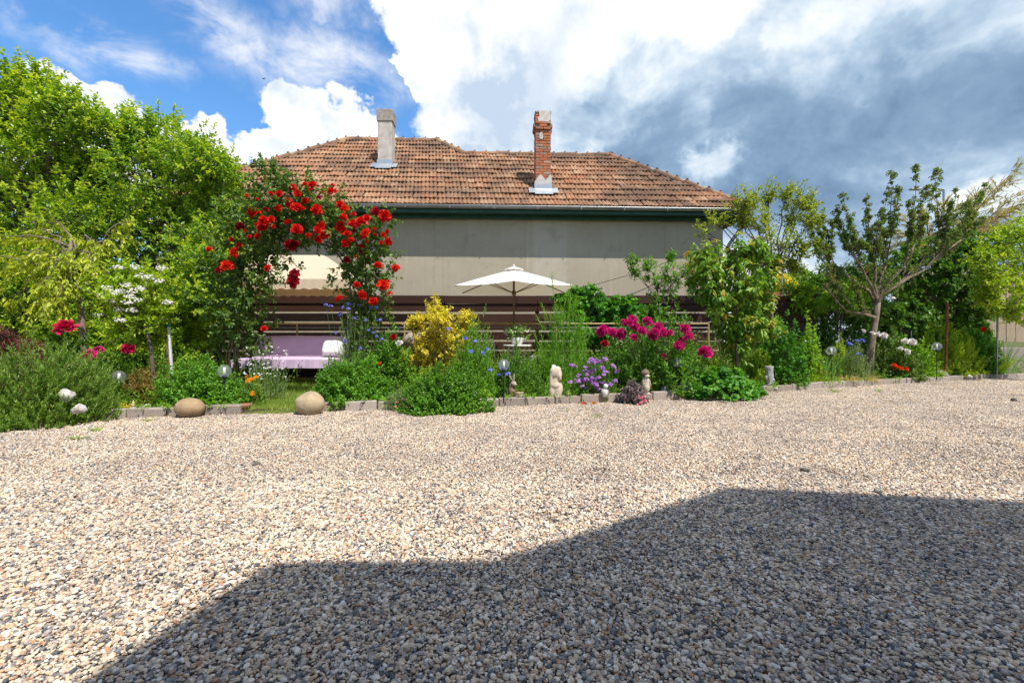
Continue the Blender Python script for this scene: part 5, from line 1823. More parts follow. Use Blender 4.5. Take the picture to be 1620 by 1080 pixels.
tx, ty = G(818, 8.4)[:2]
tb_ = thing('bistro_table', 'small round white metal table under the parasol', 'table', (tx, ty, 0.05))
part('table_top', MB().lathe([(0.0, 0.842), (0.255, 0.842), (0.265, 0.835), (0.265, 0.815), (0.25, 0.812), (0.0, 0.812)], 28, (tx, ty, 0)), MT['white_metal'], tb_, smooth=False)
for k in range(3):
    a = k * 2 * PI / 3 + 0.5
    c, s_ = math.cos(a), math.sin(a)
    prof = [(0.17, 0.81), (0.19, 0.74), (0.15, 0.66), (0.08, 0.58), (0.06, 0.46), (0.10, 0.34), (0.17, 0.2), (0.22, 0.05)]
    part('leg', MB().tube([(tx + r * c, ty + r * s_, z) for r, z in prof], 0.012, 6), MT['white_metal'], tb_, smooth=True)
pp = thing('flower_pot', 'grey pot of cream flowers standing on the bistro table', 'plant pot', (tx, ty, 0.843))
part('pot', MB().lathe([(0.0, 0.843), (0.085, 0.843), (0.115, 0.90), (0.12, 0.965), (0.108, 0.97), (0.10, 0.95), (0.0, 0.945)], 18, (tx, ty, 0)), MT['statue_white'], pp, smooth=True)
rng = np.random.default_rng(230)
lv, fl = MB(), MB()
m = 80
b, dn = in_ball(rng, m, 3)
c = np.array([tx + 0.0, ty, 1.05])
Q = c + b * np.array([0.20, 0.18, 0.13])
shoots(lv, None, rng, Q, unit(dn + np.array([0, 0, 0.4])), 0.08, 6, 0.045, 0.03)
for q in (c + dn * np.array([0.22, 0.2, 0.15]))[:55]:
    floret_cluster(fl, rng, q, 0.02, 4, 0.016)
part('foliage', lv, MT['bush_leaf'], pp)
part('blossom', fl, MT['cream_fl'], pp, kind='stuff')

cxx, cyy = G(768, 8.9)[:2]
chr_ = thing('garden_chair', 'white scrolled metal chair left of the bistro table', 'chair', (cxx, cyy, 0.05))
part('seat', MB().lathe([(0.0, 0.50), (0.19, 0.50), (0.20, 0.49), (0.19, 0.475), (0.0, 0.475)], 20, (cxx, cyy, 0)), MT['white_metal'], chr_)
an = np.linspace(0, PI, 12)
part('backrest', MB().tube([(cxx - 0.17, cyy + 0.16, 0.49)] + [(cxx - 0.17 * math.cos(a), cyy + 0.18, 0.80 + 0.17 * math.sin(a)) for a in an] + [(cxx + 0.17, cyy + 0.16, 0.49)], 0.012, 6), MT['white_metal'], chr_, smooth=True)
part('back_scroll', MB().tube([(cxx, cyy + 0.17, 0.49), (cxx + 0.07, cyy + 0.17, 0.62), (cxx - 0.06, cyy + 0.17, 0.74), (cxx + 0.05, cyy + 0.18, 0.84), (cxx, cyy + 0.18, 0.96)], 0.009, 5), MT['white_metal'], chr_, smooth=True)
for dx_, dy_ in ((-1, -1), (1, -1), (-1, 1), (1, 1)):
    part('leg', MB().tube([(cxx + dx_ * 0.13, cyy + dy_ * 0.13, 0.48), (cxx + dx_ * 0.19, cyy + dy_ * 0.19, 0.05)], 0.011, 6), MT['white_metal'], chr_)

# ------------------------------------------------------------------ bushes and flowers, from the front left
dome('rosemary_bush', 'large rounded needle-leaved bush spilling onto the gravel at bottom left', 'bush', 301, 66, 678, 5.0, 104, 124, 760, 30, 'needle_leaf', 0.056, 0.012, 0.28, spread=0.65, shape='needle', z0=0.0, stem='cane', depth=0.75, core=0.25)
dome('rosemary_bush', 'smaller needle-leaved bush between the big one and the globe lamp', 'bush', 302, 150, 660, 5.7, 50, 84, 260, 26, 'needle_leaf', 0.054, 0.012, 0.24, spread=0.65, shape='needle', stem='cane', depth=0.75)
dome('mint_bush', 'rounded fresh green bush behind the egg-shaped stone', 'bush', 303, 320, 652, 5.85, 66, 76, 430, 13, 'mint_leaf', 0.062, 0.024, 0.2, spread=0.95, core=0.3)
dome('mint_bush', 'rounded fresh green bush right of the faceted stone', 'bush', 304, 552, 652, 6.05, 62, 76, 430, 13, 'mint_leaf', 0.062, 0.024, 0.2, spread=0.95, core=0.3)
dome('oregano_bush', 'dense small-leaved bright green bush left of the white lamb figure', 'bush', 305, 705, 656, 5.85, 70, 74, 700, 13, 'bush_leaf', 0.036, 0.028, 0.15, spread=1.05, core=0.2, z0=0.0)
root, rng, b = dome('marigold_clump', 'low clump with orange and yellow flowers beside the lawn gap', 'flowers', 306, 402, 640, 6.0, 20, 46, 60, 9, 'cover', 0.05, 0.018, 0.16)
pts = [W(391, 596, 5.95), W(399, 599, 5.9), (W(393, 602, 5.9)), W(400, 622, 5.9), W(406, 597, 6.0)]
stalks(root, pts, b, rng)
for p in pts:
    bloom(root, 'daisy', p, 0.034, rng, name='flower_head')
dome('dry_perennial', 'bronze and yellowing perennial behind the left globe lamp', 'plant', 307, 228, 635, 6.1, 34, 62, 170, 10, 'dry', 0.055, 0.016, 0.2, spread=0.8, droop_axis=0.2)
dome('lime_cushion', 'small lime-yellow cushion plant at the kerb next to the gnome', 'plant', 308, 197, 652, 5.5, 12, 15, 70, 9, 'gold_leaf', 0.026, 0.018, 0.06)
dome('fern_clump', 'mid green feathery clump behind the left globe lamp', 'plant', 309, 172, 610, 6.5, 46, 60, 210, 12, 'peony_leaf', 0.075, 0.026, 0.24, spread=0.8)
root, rng, b = dome('left_peony', 'peony clump with four crimson blooms left of the weeping tree', 'peony', 310, 120, 610, 6.0, 55, 88, 190, 9, 'peony_leaf', 0.085, 0.03, 0.24, spread=0.85)
pts = [W(105, 520, 5.9), W(143, 562, 5.8), W(157, 555, 5.9), W(202, 553, 6.0)]
stalks(root, pts, b, rng, 0.005)
for p, r, kk in zip(pts, (0.115, 0.075, 0.065, 0.08), ('peony_cr', 'peony', 'peony', 'peony_cr')):
    bloom(root, kk, p, r, rng, (0, -0.6, 0.9), 'peony_bloom', 0.2)
tree('maple_shrub', 'dark red fine-leaved maple at the left picture edge', 'shrub', 311, GB(-20, 5.8), [(-18, 600), (-12, 570)], 0.03,
     [(5, 535, 22), (-20, 545, 34), (20, 552, 22), (0, 575, 30), (30, 570, 16), (45, 545, 12), (10, 600, 20), (-60, 560, 50), (60, 560, 8), (5, 625, 14)], 5.8, 'maple_leaf', 'bark', 50, 12, 0.06, 0.014, 0.22, up=0.0, droop_axis=0.45, flat=0.8, dj=0.15)
root, rng, b = dome('cornflower', 'tall grey-green cornflowers with blue heads at the foot of the arch', 'flowers', 312, 560, 620, 6.7, 34, 132, 150, 13, 'grey_leaf', 0.07, 0.010, 0.42, spread=0.4, up=2.2, core=0.25)
fl = MB()
fp = [W(517 + rng.uniform(0, 90), 478 + rng.uniform(0, 70), 6.55) for _ in range(14)] + [W(px, py, 6.5) for px, py in ((516, 482), (541, 486), (551, 488), (538, 498), (569, 483), (595, 486), (569, 550), (550, 480))]
for p in fp:
    floret_cluster(fl, rng, p, 0.022, 6, 0.02, petals=6)
part('blossom', fl, MT['blue'], root, kind='stuff')
stalks(root, fp, b, rng, 0.003)
root, rng, b = dome('wild_sprays', 'airy sprays of tiny flowers in front of the lilac seat', 'flowers', 313, 420, 630, 6.5, 42, 92, 90, 8, 'grey_leaf', 0.05, 0.008, 0.36, spread=0.4, up=2.4)
fl = MB()
for _ in range(60):
    floret_cluster(fl, rng, W(385 + rng.uniform(0, 70), 545 + rng.uniform(0, 55), 6.3), 0.014, 3, 0.012)
part('blossom', fl, MT['white'], root, kind='stuff')
root, rng, b = dome('rugosa_bush', 'leafy green bush with a few white and red roses left of the yellow shrub', 'bush', 314, 612, 640, 6.7, 46, 106, 320, 10, 'bush_leaf', 0.055, 0.036, 0.2, core=0.25)
for px, py, r, kk in ((622, 533, 0.055, 'rose_dk'), (632, 543, 0.055, 'rose_white'), (600, 575, .03, 'rose')):
    bloom(root, kk, W(px, py, 6.4), r, rng, name='rose_bloom')
tree('golden_barberry', 'bright golden-yellow leaved shrub in the middle of the bed', 'shrub', 315, GB(690, 7.0), [(690, 600), (690, 570)], 0.02,
     [(690, 490, 18), (697, 508, 18), (668, 520, 24), (660, 512, 10), (700, 535, 22), (675, 545, 20), (730, 515, 20), (738, 505, 8), (725, 540, 22), (690, 565, 24), (652, 572, 28), (645, 595, 18), (668, 600, 18), (706, 572, 16), (640, 570, 10)],
     7.0, 'gold_leaf', 'bark', 36, 11, 0.062, 0.04, 0.22, up=0.9, dj=0.18, limb=0.5, shape='oval')
root, rng, b = dome('nigella_bush', 'fine-leaved green bush dotted with small blue flowers', 'flowers', 316, 750, 640, 6.75, 44, 122, 380, 13, 'fennel_leaf', 0.06, 0.014, 0.3, spread=0.6, up=1.6, core=0.25)
fl = MB()
for px, py in ((752, 539), (746, 556), (763, 558), (770, 552), (736, 534), (796, 582), (789, 592), (799, 591), (803, 590), (710, 520), (775, 585)):
    floret_cluster(fl, rng, W(px, py, 6.25), 0.026, 7, 0.024)
part('blossom', fl, MT['blue'], root, kind='stuff')
dome('sage_clump', 'grey-green upright clump behind the rabbit figure', 'plant', 317, 815, 630, 6.95, 46, 78, 300, 11, 'peony_leaf', 0.055, 0.02, 0.24, spread=0.7, up=1.4)
# fennel: plumes of hair-fine leaves
root, rng, b = dome('fennel', 'tall feathery bright green fennel right of the parasol pole', 'plant', 318, 890, 625, 7.5, 54, 156, 210, 34, 'fennel_leaf', 0.12, 0.008, 0.42, spread=0.7, shape='needle', up=1.5, core=0.1, depth=0.7)
tree('grape_vine', 'broad-leaved grape vine climbing over the plank fence behind the fennel', 'climber', 319, GB(960, 10.4), [(960, 560), (955, 520)], 0.02,
     [(895, 468, 16), (915, 462, 14), (935, 475, 22), (960, 485, 20), (985, 495, 18), (1010, 495, 14), (940, 505, 22), (975, 515, 20), (910, 490, 18), (1000, 515, 14), (960, 535, 18), (925, 530, 16), (1035, 492, 10), (990, 478, 10)],
     10.35, 'vine_leaf', 'bark', 26, 8, 0.15, 0.145, 0.26, up=0.0, droop_axis=0.7, dj=0.12, shape='lobed', depth=0.5)
root, rng, b = dome('phlox', 'violet-flowering clump left of the peonies', 'flowers', 320, 940, 640, 6.95, 40, 66, 220, 10, 'peony_leaf', 0.055, 0.018, 0.22, spread=0.7, up=1.4)
fl = MB()
fp = []
for _ in range(54):
    a, q = rng.uniform(0, 6.28), math.sqrt(rng.random())
    fp.append(W(940 + 38 * q * math.cos(a), 593 + 27 * q * math.sin(a), 6.65 + rng.uniform(-.12, .12)))
fp += [W(px, py, 6.5) for px, py in ((905, 577), (915, 603), (922, 611), (903, 604), (957, 567))]
for p in fp:
    floret_cluster(fl, rng, p, 0.034, 9, 0.021)
part('blossom', fl, MT['violet'], root, kind='stuff')
stalks(root, fp[::3], b, rng, 0.003)
root, rng, b = dome('peony', 'big peony bush covered with magenta blooms', 'peony', 321, 1036, 636, 7.6, 92, 122, 420, 10, 'peony_leaf', 0.10, 0.034, 0.28, spread=0.85, core=0.3)
pts, cl = [], []
for x, y, s_ in ((125, 315, 1), (180, 300, 1), (195, 348, 1), (290, 310, 1), (35, 385, 1), (95, 400, 1.1), (190, 425, .9), (250, 375, .9), (330, 400, 1.1), (365, 350, .9), (395, 385, 1), (450, 392, .7), (555, 360, 1.1), (590, 415, 1), (570, 410, .9), (540, 450, .9), (512, 482, 1.1), (408, 560, .9), (700, 530, 1.35), (0, 370, .9), (-25, 365, 1), (-45, 386, .9), (100, 375, .8), (165, 320, .9), (345, 380, .9), (415, 398, .8), (215, 345, .7)):
    pts.append(W(960 + x / 4.5, 440 + y / 4.5, 7.15 + rng.uniform(-.15, .15)))
    cl.append(s_)
stalks(root, pts, b, rng, 0.005, spread=0.6)
for p, s_ in zip(pts, cl):
    bloom(root, 'peony', p, 0.078 * s_ * rng.uniform(0.85, 1.1), rng, (0, -0.8, 0.7), 'peony_bloom', 0.3)
bloom(root, 'peony_dk', W(957, 544, 7.0), 0.07, rng, (0, -0.6, 0.8), 'peony_bloom', 0.2)
dome('strawberry_patch', 'low broad-leaved patch hanging over the kerb in front of the cherry', 'plant', 322, 1140, 640, 7.15, 62, 42, 170, 6, 'vine_leaf', 0.095, 0.08, 0.16, spread=1.1, shape='oval', up=0.7, over=False)
dome('lime_groundcover', 'bright green leafy clump behind the single large peony bloom', 'plant', 323, 1125, 600, 8.3, 36, 46, 180, 9, 'lime_leaf', 0.06, 0.036, 0.18)
dome('rose_bush', 'green rose bush between the cherry and the silver stump', 'bush', 324, 1235, 620, 8.1, 42, 102, 330, 9, 'vine_leaf', 0.065, 0.044, 0.2, core=0.25)
root, rng, b = dome('thin_rose', 'tall thin rose stems with reddish leaves before the ivy', 'bush', 325, 1280, 600, 9.0, 26, 112, 90, 10, 'wist_leaf', 0.075, 0.05, 0.4, spread=0.9, up=2.2, core=0.2)
dome('white_rose_bush', 'rose bush with white blooms right of the fruit tree trunk', 'bush', 326, 1412, 605, 9.2, 42, 72, 280, 9, 'rose_leaf', 0.06, 0.042, 0.2, core=0.25)
root = bpy.data.objects['white_rose_bush']
for px, py, r in ((1388, 529, .06), (1398, 531, .085), (1380, 527, .05), (1432, 540, .075), (1443, 541, .085), (1425, 551, .05), (1435, 556, .07), (1366, 524, .05)):
    bloom(root, 'rose_white', W(px, py, root.location.y - 0.4), r, rng, (0, -0.7, 0.8), 'rose_bloom', 0.3)
root, rng, b = dome('geranium', 'low geranium with scarlet flowers at the kerb under the white roses', 'flowers', 327, 1422, 600, 9.35, 28, 26, 170, 7, 'bush_leaf', 0.055, 0.05, 0.1, shape='oval')
for px, py in ((1414, 578), (1425, 583), (1433, 584), (1419, 581)):
    bloom(root, 'geranium', W(px, py, root.location.y - 0.3), 0.05, rng, name='flower_head')
root, rng, b = dome('red_rose_bush', 'rose bush with one red bloom in front of the board fence', 'bush', 328, 1552, 590, 10.4, 30, 78, 170, 9, 'vine_leaf', 0.085, 0.055, 0.24, core=0.2)
bloom(root, 'rose', W(1556, 521, root.location.y - 0.35), 0.06, rng, name='rose_bloom')
dome('lovage', 'bright green leafy perennial around the right globe lamp', 'plant', 329, 1490, 610, 9.7, 40, 88, 260, 10, 'lime_leaf', 0.085, 0.034, 0.3, spread=0.8, up=1.5)
dome('iris_clump', 'fine grey-green clump with two violet-blue flowers left of the fruit tree', 'flowers', 330, 1352, 605, 8.9, 26, 62, 160, 12, 'grey_leaf', 0.08, 0.010, 0.36, spread=0.4, up=2.2)
fl = MB()
for px, py in ((1356, 539), (1365, 538), (1344, 543), (1359, 561)):
    floret_cluster(fl, rng, W(px, py, bpy.data.objects['iris_clump'].location.y - 0.25), 0.045, 8, 0.034)
part('blossom', fl, MT['blue'], bpy.data.objects['iris_clump'], kind='stuff')
tuft('onion_tuft', 'blue-green upright onion leaves before the wisteria', 'plant', 331, 1300, 9.2, 60, 0.75, 'onion', 0.010, 0.2, 0.15, r=0.25)
tuft('sedge_tuft', 'bronze sedge tuft at the kerb left of the fruit tree', 'grass tuft', 332, 1340, 8.9, 220, 0.30, 'sedge', 0.003, 0.6, 0.8, r=0.05)
tuft('sedge_tuft', 'bronze sedge tuft under the fruit tree trunk', 'grass tuft', 333, 1366, 8.95, 240, 0.32, 'sedge', 0.003, 0.7, 0.9, r=0.05)
tuft('grass_tuft', 'lush grass tuft right of the silver stump figure', 'grass tuft', 334, 1262, 8.35, 300, 0.30, 'grass', 0.005, 0.6, 0.6, r=0.35)
tuft('grass_tuft', 'tall bright grass leaves at the far right end of the kerb', 'grass tuft', 335, 1560, 10.5, 160, 0.75, 'lime_leaf', 0.010, 0.35, 0.4, r=0.3)
tuft('allium_leaves', 'long bare green stems leaning at the right edge', 'plant', 336, 1586, 10.4, 26, 1.35, 'onion', 0.010, 0.3, 0.12, r=0.15)
tuft('grass_tuft', 'grass tuft in front of the dry plants near the right kerb', 'grass tuft', 337, 1300, 8.6, 160, 0.26, 'grass', 0.005, 0.7, 0.6, r=0.22)
tuft('grass_tuft', 'grass tuft beside the geranium at the kerb', 'grass tuft', 338, 1460, 9.6, 180, 0.35, 'grass', 0.006, 0.5, 0.5, r=0.3)
tuft('ornamental_grass', 'thin arching seed heads beside the bistro table', 'grass tuft', 339, 785, 8.3, 34, 1.15, 'sedge', 0.006, 0.45, 0.4, r=0.08)
dome('dry_perennial', 'brown withered perennial at the kerb left of the right sedges', 'plant', 340, 1290, 600, 8.75, 24, 30, 130, 9, 'dry', 0.05, 0.012, 0.16, droop_axis=0.2)
root, rng, b = dome('dianthus', 'grey cushion with salmon-pink flowers at the kerb left of centre', 'flowers', 341, 632, 655, 5.95, 24, 34, 220, 12, 'grey_leaf', 0.035, 0.006, 0.1, spread=0.6, z0=0.0)
fl = MB()
for px, py in ((638, 631), (643, 633), (650, 637), (634, 640), (628, 636), (655, 639), (640, 645), (648, 643), (626, 643)):
    floret_cluster(fl, rng, W(px, py, 5.72), 0.014, 4, 0.017)
part('blossom', fl, MT['salmon'], root, kind='stuff')
root, rng, b = dome('heuchera', 'dusky purple-leaved cushion with a pink patch hanging over the kerb', 'plant', 342, 1000, 650, 6.55, 26, 34, 170, 8, 'dusk_leaf', 0.045, 0.032, 0.1, shape='oval', z0=0.0)
fl = MB()
for px, py in ((1012, 628), (1018, 631), (1014, 636), (1019, 627), (1009, 641), (1021, 635)):
    floret_cluster(fl, rng, W(px, py, 6.3), 0.026, 8, 0.016)
part('blossom', fl, MT['pink'], root, kind='stuff')
root, rng, b = dome('marigold', 'low leafy plant with an orange-red marigold at the kerb', 'flowers', 343, 908, 645, 6.55, 24, 22, 110, 7, 'bush_leaf', 0.045, 0.034, 0.09, shape='oval')
bloom(root, 'geranium', W(925, 641, 6.42), 0.045, rng, name='flower_head')
bloom(root, 'marigold', W(940, 638, 6.45), 0.035, rng, name='flower_head')
dome('primula', 'broad yellow-green leaves beside the white lamb figure', 'plant', 344, 766, 650, 6.2, 16, 16, 26, 6, 'lime_leaf', 0.10, 0.05, 0.09, shape='oval', up=0.5)

for i, (px, d, w, h, n_, lf, ll_, lw_, lab) in enumerate((
        (1196, 8.6, 26, 62, 150, 'lime_leaf', 0.06, 0.03, 'bright leafy clump behind the silver stump'), (1268, 9.0, 30, 66, 170, 'wist_leaf', 0.07, 0.034, 'fresh green clump below the thin rose stems'),
        (1330, 9.6, 26, 60, 150, 'lime_leaf', 0.06, 0.026, 'yellow-green clump left of the fruit tree trunk'), (1450, 10.3, 30, 62, 170, 'wist_leaf', 0.08, 0.036, 'leafy green clump between white roses and right lamp'),
        (1525, 10.8, 30, 66, 170, 'lime_leaf', 0.08, 0.034, 'light green clump right of the rusty stake'), (1075, 8.4, 36, 76, 190, 'bush_leaf', 0.07, 0.034, 'green clump behind the right side of the peony bush'),
        (855, 7.6, 30, 70, 170, 'wist_leaf', 0.055, 0.026, 'small-leaved clump between rabbit and fennel'), (985, 7.6, 26, 66, 150, 'bush_leaf', 0.06, 0.03, 'dark green clump between violet flowers and peony'), (660, 6.6, 26, 52, 150, 'wist_leaf', 0.05, 0.028, 'light green clump at the foot of the golden shrub'))):
    dome('perennial', lab, 'plant', 380 + i, px, 600, d, w, h, n_, 10, lf, ll_, lw_, 0.22, spread=0.85, up=1.3, core=0.2)

# low growth between the plants, which nobody could count
rng = np.random.default_rng(350)
lv = MB()
n = 10500
X = rng.uniform(-9, 14, n)
Y = kerb_y(X) + 0.16 + rng.random(n) ** 0.8 * 4.3
on_lawn = ((X > -3.6) & (X < -2.2) & (Y < 8.0)) | ((X > -5.4) & (X < -2.4) & (Y > 7.4))
ok = (Y < np.where(X < 7.0, FY - 0.15, 11.9)) & (~on_lawn) & (np.abs(X) < 1.15 * Y + 1.0)
X, Y = X[ok], Y[ok]
dk = Y - kerb_y(X)
O = np.stack([X, Y, np.full(len(X), 0.05)], 1)
H = (0.13 + 0.24 * np.minimum(dk, 1.9)) * rng.uniform(0.6, 1.4, len(X)) * np.where(X > 3.5, 1.55, 1.0)
Dd = unit(np.array([0, 0, 1.2]) + rng.normal(0, 0.4, (len(X), 3)))
h1 = rng.random(len(X)) < 0.6
shoots(lv, None, rng, O[h1], Dd[h1], H[h1], 13, 0.062, 0.030, 0.95, 0.05, 0.1)
shoots(lv, None, rng, O[~h1], Dd[~h1], H[~h1] * 1.25, 12, 0.085, 0.013, 0.5, 0.05, 0.1)
# sprigs that lean out over the kerb
m = 900
Xk = rng.uniform(-5, 11.5, m)
Xk = Xk[(np.sin(Xk * 3.1) + np.sin(Xk * 7.3 + 1) + rng.normal(0, 0.6, len(Xk)) > 0.45) & ~((Xk > -3.4) & (Xk < -2.3))]
Ok = np.stack([Xk, kerb_y(Xk) + rng.uniform(0.06, 0.22, len(Xk)), np.full(len(Xk), 0.07)], 1)
Dk = unit(np.array([0.05, -0.55, 0.75]) + rng.normal(0, 0.35, (len(Xk), 3)))
shoots(lv, None, rng, Ok, Dk, rng.uniform(0.08, 0.26, len(Xk)), 10, 0.055, 0.028, 0.9, 0.2, 0.35)
tag(part('ground_cover', lv, MT['cover'], None), 'mixed low green growth between the garden plants', 'plants', kind='stuff')
# lawn grass
lv = MB()
n = 26000
X = rng.uniform(-6.2, -1.9, n)
Y = rng.uniform(5.55, 9.9, n)
xl_ = np.interp(Y, [5.5, 6.6, 8.0, 9.9], [-3.3, -3.5, -5.2, -6.6])
xr_ = np.interp(Y, [5.5, 6.6, 8.0, 9.9], [-2.42, -2.35, -2.2, -1.9])
ok = (X > xl_) & (X < xr_)
P = np.stack([X[ok], Y[ok], np.full(ok.sum(), 0.062)], 1)
leaf_geo(lv, P, unit(np.array([0, 0, 1.0]) + rng.normal(0, 0.45, P.shape)), rng.normal(size=P.shape), rng.uniform(0.04, 0.10, len(P)), 0.007, shape='needle')
tag(part('lawn_grass', lv, MT['grass'], None), 'short mown lawn grass in the gap leading to the swing seat', 'grass', kind='stuff')
# weeds in the gravel
for i, (px, py, n_, h_, lab) in enumerate(((123, 697, 14, .10, 'small grey-green weed in the gravel at left'), (153, 684, 12, .10, 'thin weed in the gravel below the needle bush'), (232, 668, 26, .06, 'low weed by the kerb left of the egg-shaped stone'), (893, 652, 10, .05, 'tiny weed in the gravel before the torso statue'), (944, 661, 16, .06, 'tiny weed in the gravel before the violet flowers'), (1390, 620, 14, .10, 'small weed in the gravel below the bronze sedges'), (1322, 622, 18, .14, 'weed against the kerb below the right sedges'))):
    tuft('weed', lab, 'weed', 360 + i, px, 648 / (py - 540), n_, h_, 'grass', 0.005, 0.9, 0.5, z0=0.01, r=0.03)

# ------------------------------------------------------------------ stones
def stone(name, label, px, pyb, r, mat, seed, d=None, flat=0.72, amp=0.2, sub=3, sink=0.2, z0=None):
    d = d or 648 / (pyb - 540)
    z0 = 0.05 if z0 is None else z0
    me = rock_mesh(name, seed, r, MT[mat], sub, amp, flat)
    o = obj(name, me, None, tuple(G(px, d, z0 + r * flat * (1 - sink))), (0, 0, seed * 1.3))
    return tag(o, label, 'stone')


d_e = 5.38
V, F = ico(4)
V = V * np.array([0.158, 0.135, 0.118])
V[:, 0] *= 1 + 0.12 * V[:, 2]
egg = obj('egg_stone', MB().add(V, F).mesh('egg_stone', MT['sandstone'], smooth=True), None, tuple(G(300, d_e, 0.115)), (0.05, 0.06, 0.1))
tag(egg, 'smooth brown egg-shaped boulder lying on the gravel before the kerb', 'boulder')
d_f = 5.55
V, F = ico(4)
nrm = [((-0.55, -0.25, 0.8), 0.78), ((0.55, -0.2, 0.75), 0.86), ((-0.95, -0.1, -0.2), 0.92), ((0.1, -0.1, 1), 0.93), ((-0.4, -0.6, -0.75), 0.9)]
for (a_, h_) in nrm:
    a_ = unit(np.array(a_))
    q = V @ a_
    V = V - np.maximum(q - h_, 0)[:, None] * 0.9 * a_
V = V * np.array([0.170, 0.15, 0.158])
fac = obj('faceted_stone', MB().add(V, F).mesh('faceted_stone', MT['sandstone2'], smooth=True), None, tuple(G(490, d_f, 0.14)), (0, 0.12, 0.2))
tag(fac, 'rough tan boulder with flattened facets beside the lawn gap', 'boulder')
stone('stone', 'whitish rough rock in the needle bush, the larger of the two', 107, 632, 0.075, 'rock_white', 401, 4.83, z0=0.26, amp=0.4, flat=0.95)
stone('stone', 'whitish rough rock in the needle bush, the smaller lower one', 124, 640, 0.058, 'rock_white', 402, 4.78, z0=0.15, amp=0.4, flat=0.95)
stone('stone', 'flat mottled stone at the kerb left of the globe lamp', 161, 650, 0.072, 'rock_grey', 403, 5.45, 0.6)
stone('stone', 'large reddish rock half hidden behind the golden shrub', 662, 600, 0.24, 'rock_red', 404, 7.5, 1.0, z0=0.62)
tag(obj('rock_plinth', rock_mesh('rock_plinth', 420, 0.36, MT['rock_grey'], 3, 0.2, 1.0), None, tuple(G(664, 7.55, 0.30))), 'grey rock carrying the reddish rock behind the golden shrub', 'stone')
stone('stone', 'pale rough rock behind the rabbit near the table', 848, 570, 0.13, 'rock_white', 405, 7.9, 0.7, z0=0.50)
tag(obj('rock_plinth', rock_mesh('rock_plinth', 421, 0.3, MT['rock_grey'], 3, 0.2, 0.95), None, tuple(G(848, 7.95, 0.24))), 'grey rock pile under the pale rough rock near the table', 'stone')
stone('stone', 'whitish split stone on the kerb right of the bird figure', 1084, 620, 0.105, 'rock_white', 406, 7.22, 0.8, z0=0.08)
stone('stone', 'pale stone among onion leaves before the wisteria', 1278, 572, 0.13, 'rock_white', 407, 9.2, 0.8, z0=0.42)
stone('stone', 'grey rounded stone below the right globe lamp', 1487, 596, 0.15, 'rock_grey', 408, 10.4, 0.7)
stone('stone', 'small white stone at the kerb right of the lovage', 1533, 597, 0.06, 'rock_white', 409, 10.4, 0.8)
stone('stone', 'dark rounded cobble at the kerb beside the gnome', 223, 648, 0.06, 'rock_grey', 410, 5.5, 0.7)
stone('stone', 'white pebble-like stone behind the dark cobble', 234, 633, 0.045, 'rock_white', 411, 5.75, 0.8)
stone('stone', 'dark slate lying alone on the sunlit gravel left of centre', 406, 738, 0.026, 'statue_dark', 412, None, 0.5, z0=0.012)
stone('stone', 'dark slate on the gravel just above the long shadow', 1272, 748, 0.028, 'statue_dark', 413, None, 0.5, z0=0.012)
stone('stone', 'single black stone on the gravel far right', 1604, 636, 0.045, 'statue_dark', 414, None, 0.7, z0=0.012)
stone('stone', 'grey lump on the gravel at the shadow edge', 1389, 783, 0.022, 'rock_grey', 415, None, 0.8, z0=0.012)
for i, px in enumerate((1082, 1100, 1116, 1134, 1150, 1166, 1184)):
    lab = ('leftmost', 'second', 'third', 'middle', 'fifth', 'sixth', 'rightmost')[i]
    stone('border_stone', lab + ' of seven brown stones edging the bed behind the broad-leaved patch', px, 600, 0.085, ('rock_red', 'rock_grey')[i % 2], 430 + i, 7.75, 0.85, z0=0.10)['group'] = 'stones edging the inner bed'

# terracotta bowl
p = G(383, 5.7, 0.05)
tag(obj('clay_bowl', MB().lathe([(0.0, 0.0), (0.075, 0.0), (0.115, 0.06), (0.112, 0.065), (0.07, 0.012), (0.0, 0.012)], 18).mesh('clay_bowl', MT['terracotta'], smooth=True), None, tuple(p)), 'shallow terracotta bowl at the kerb before the orange flowers', 'bowl')

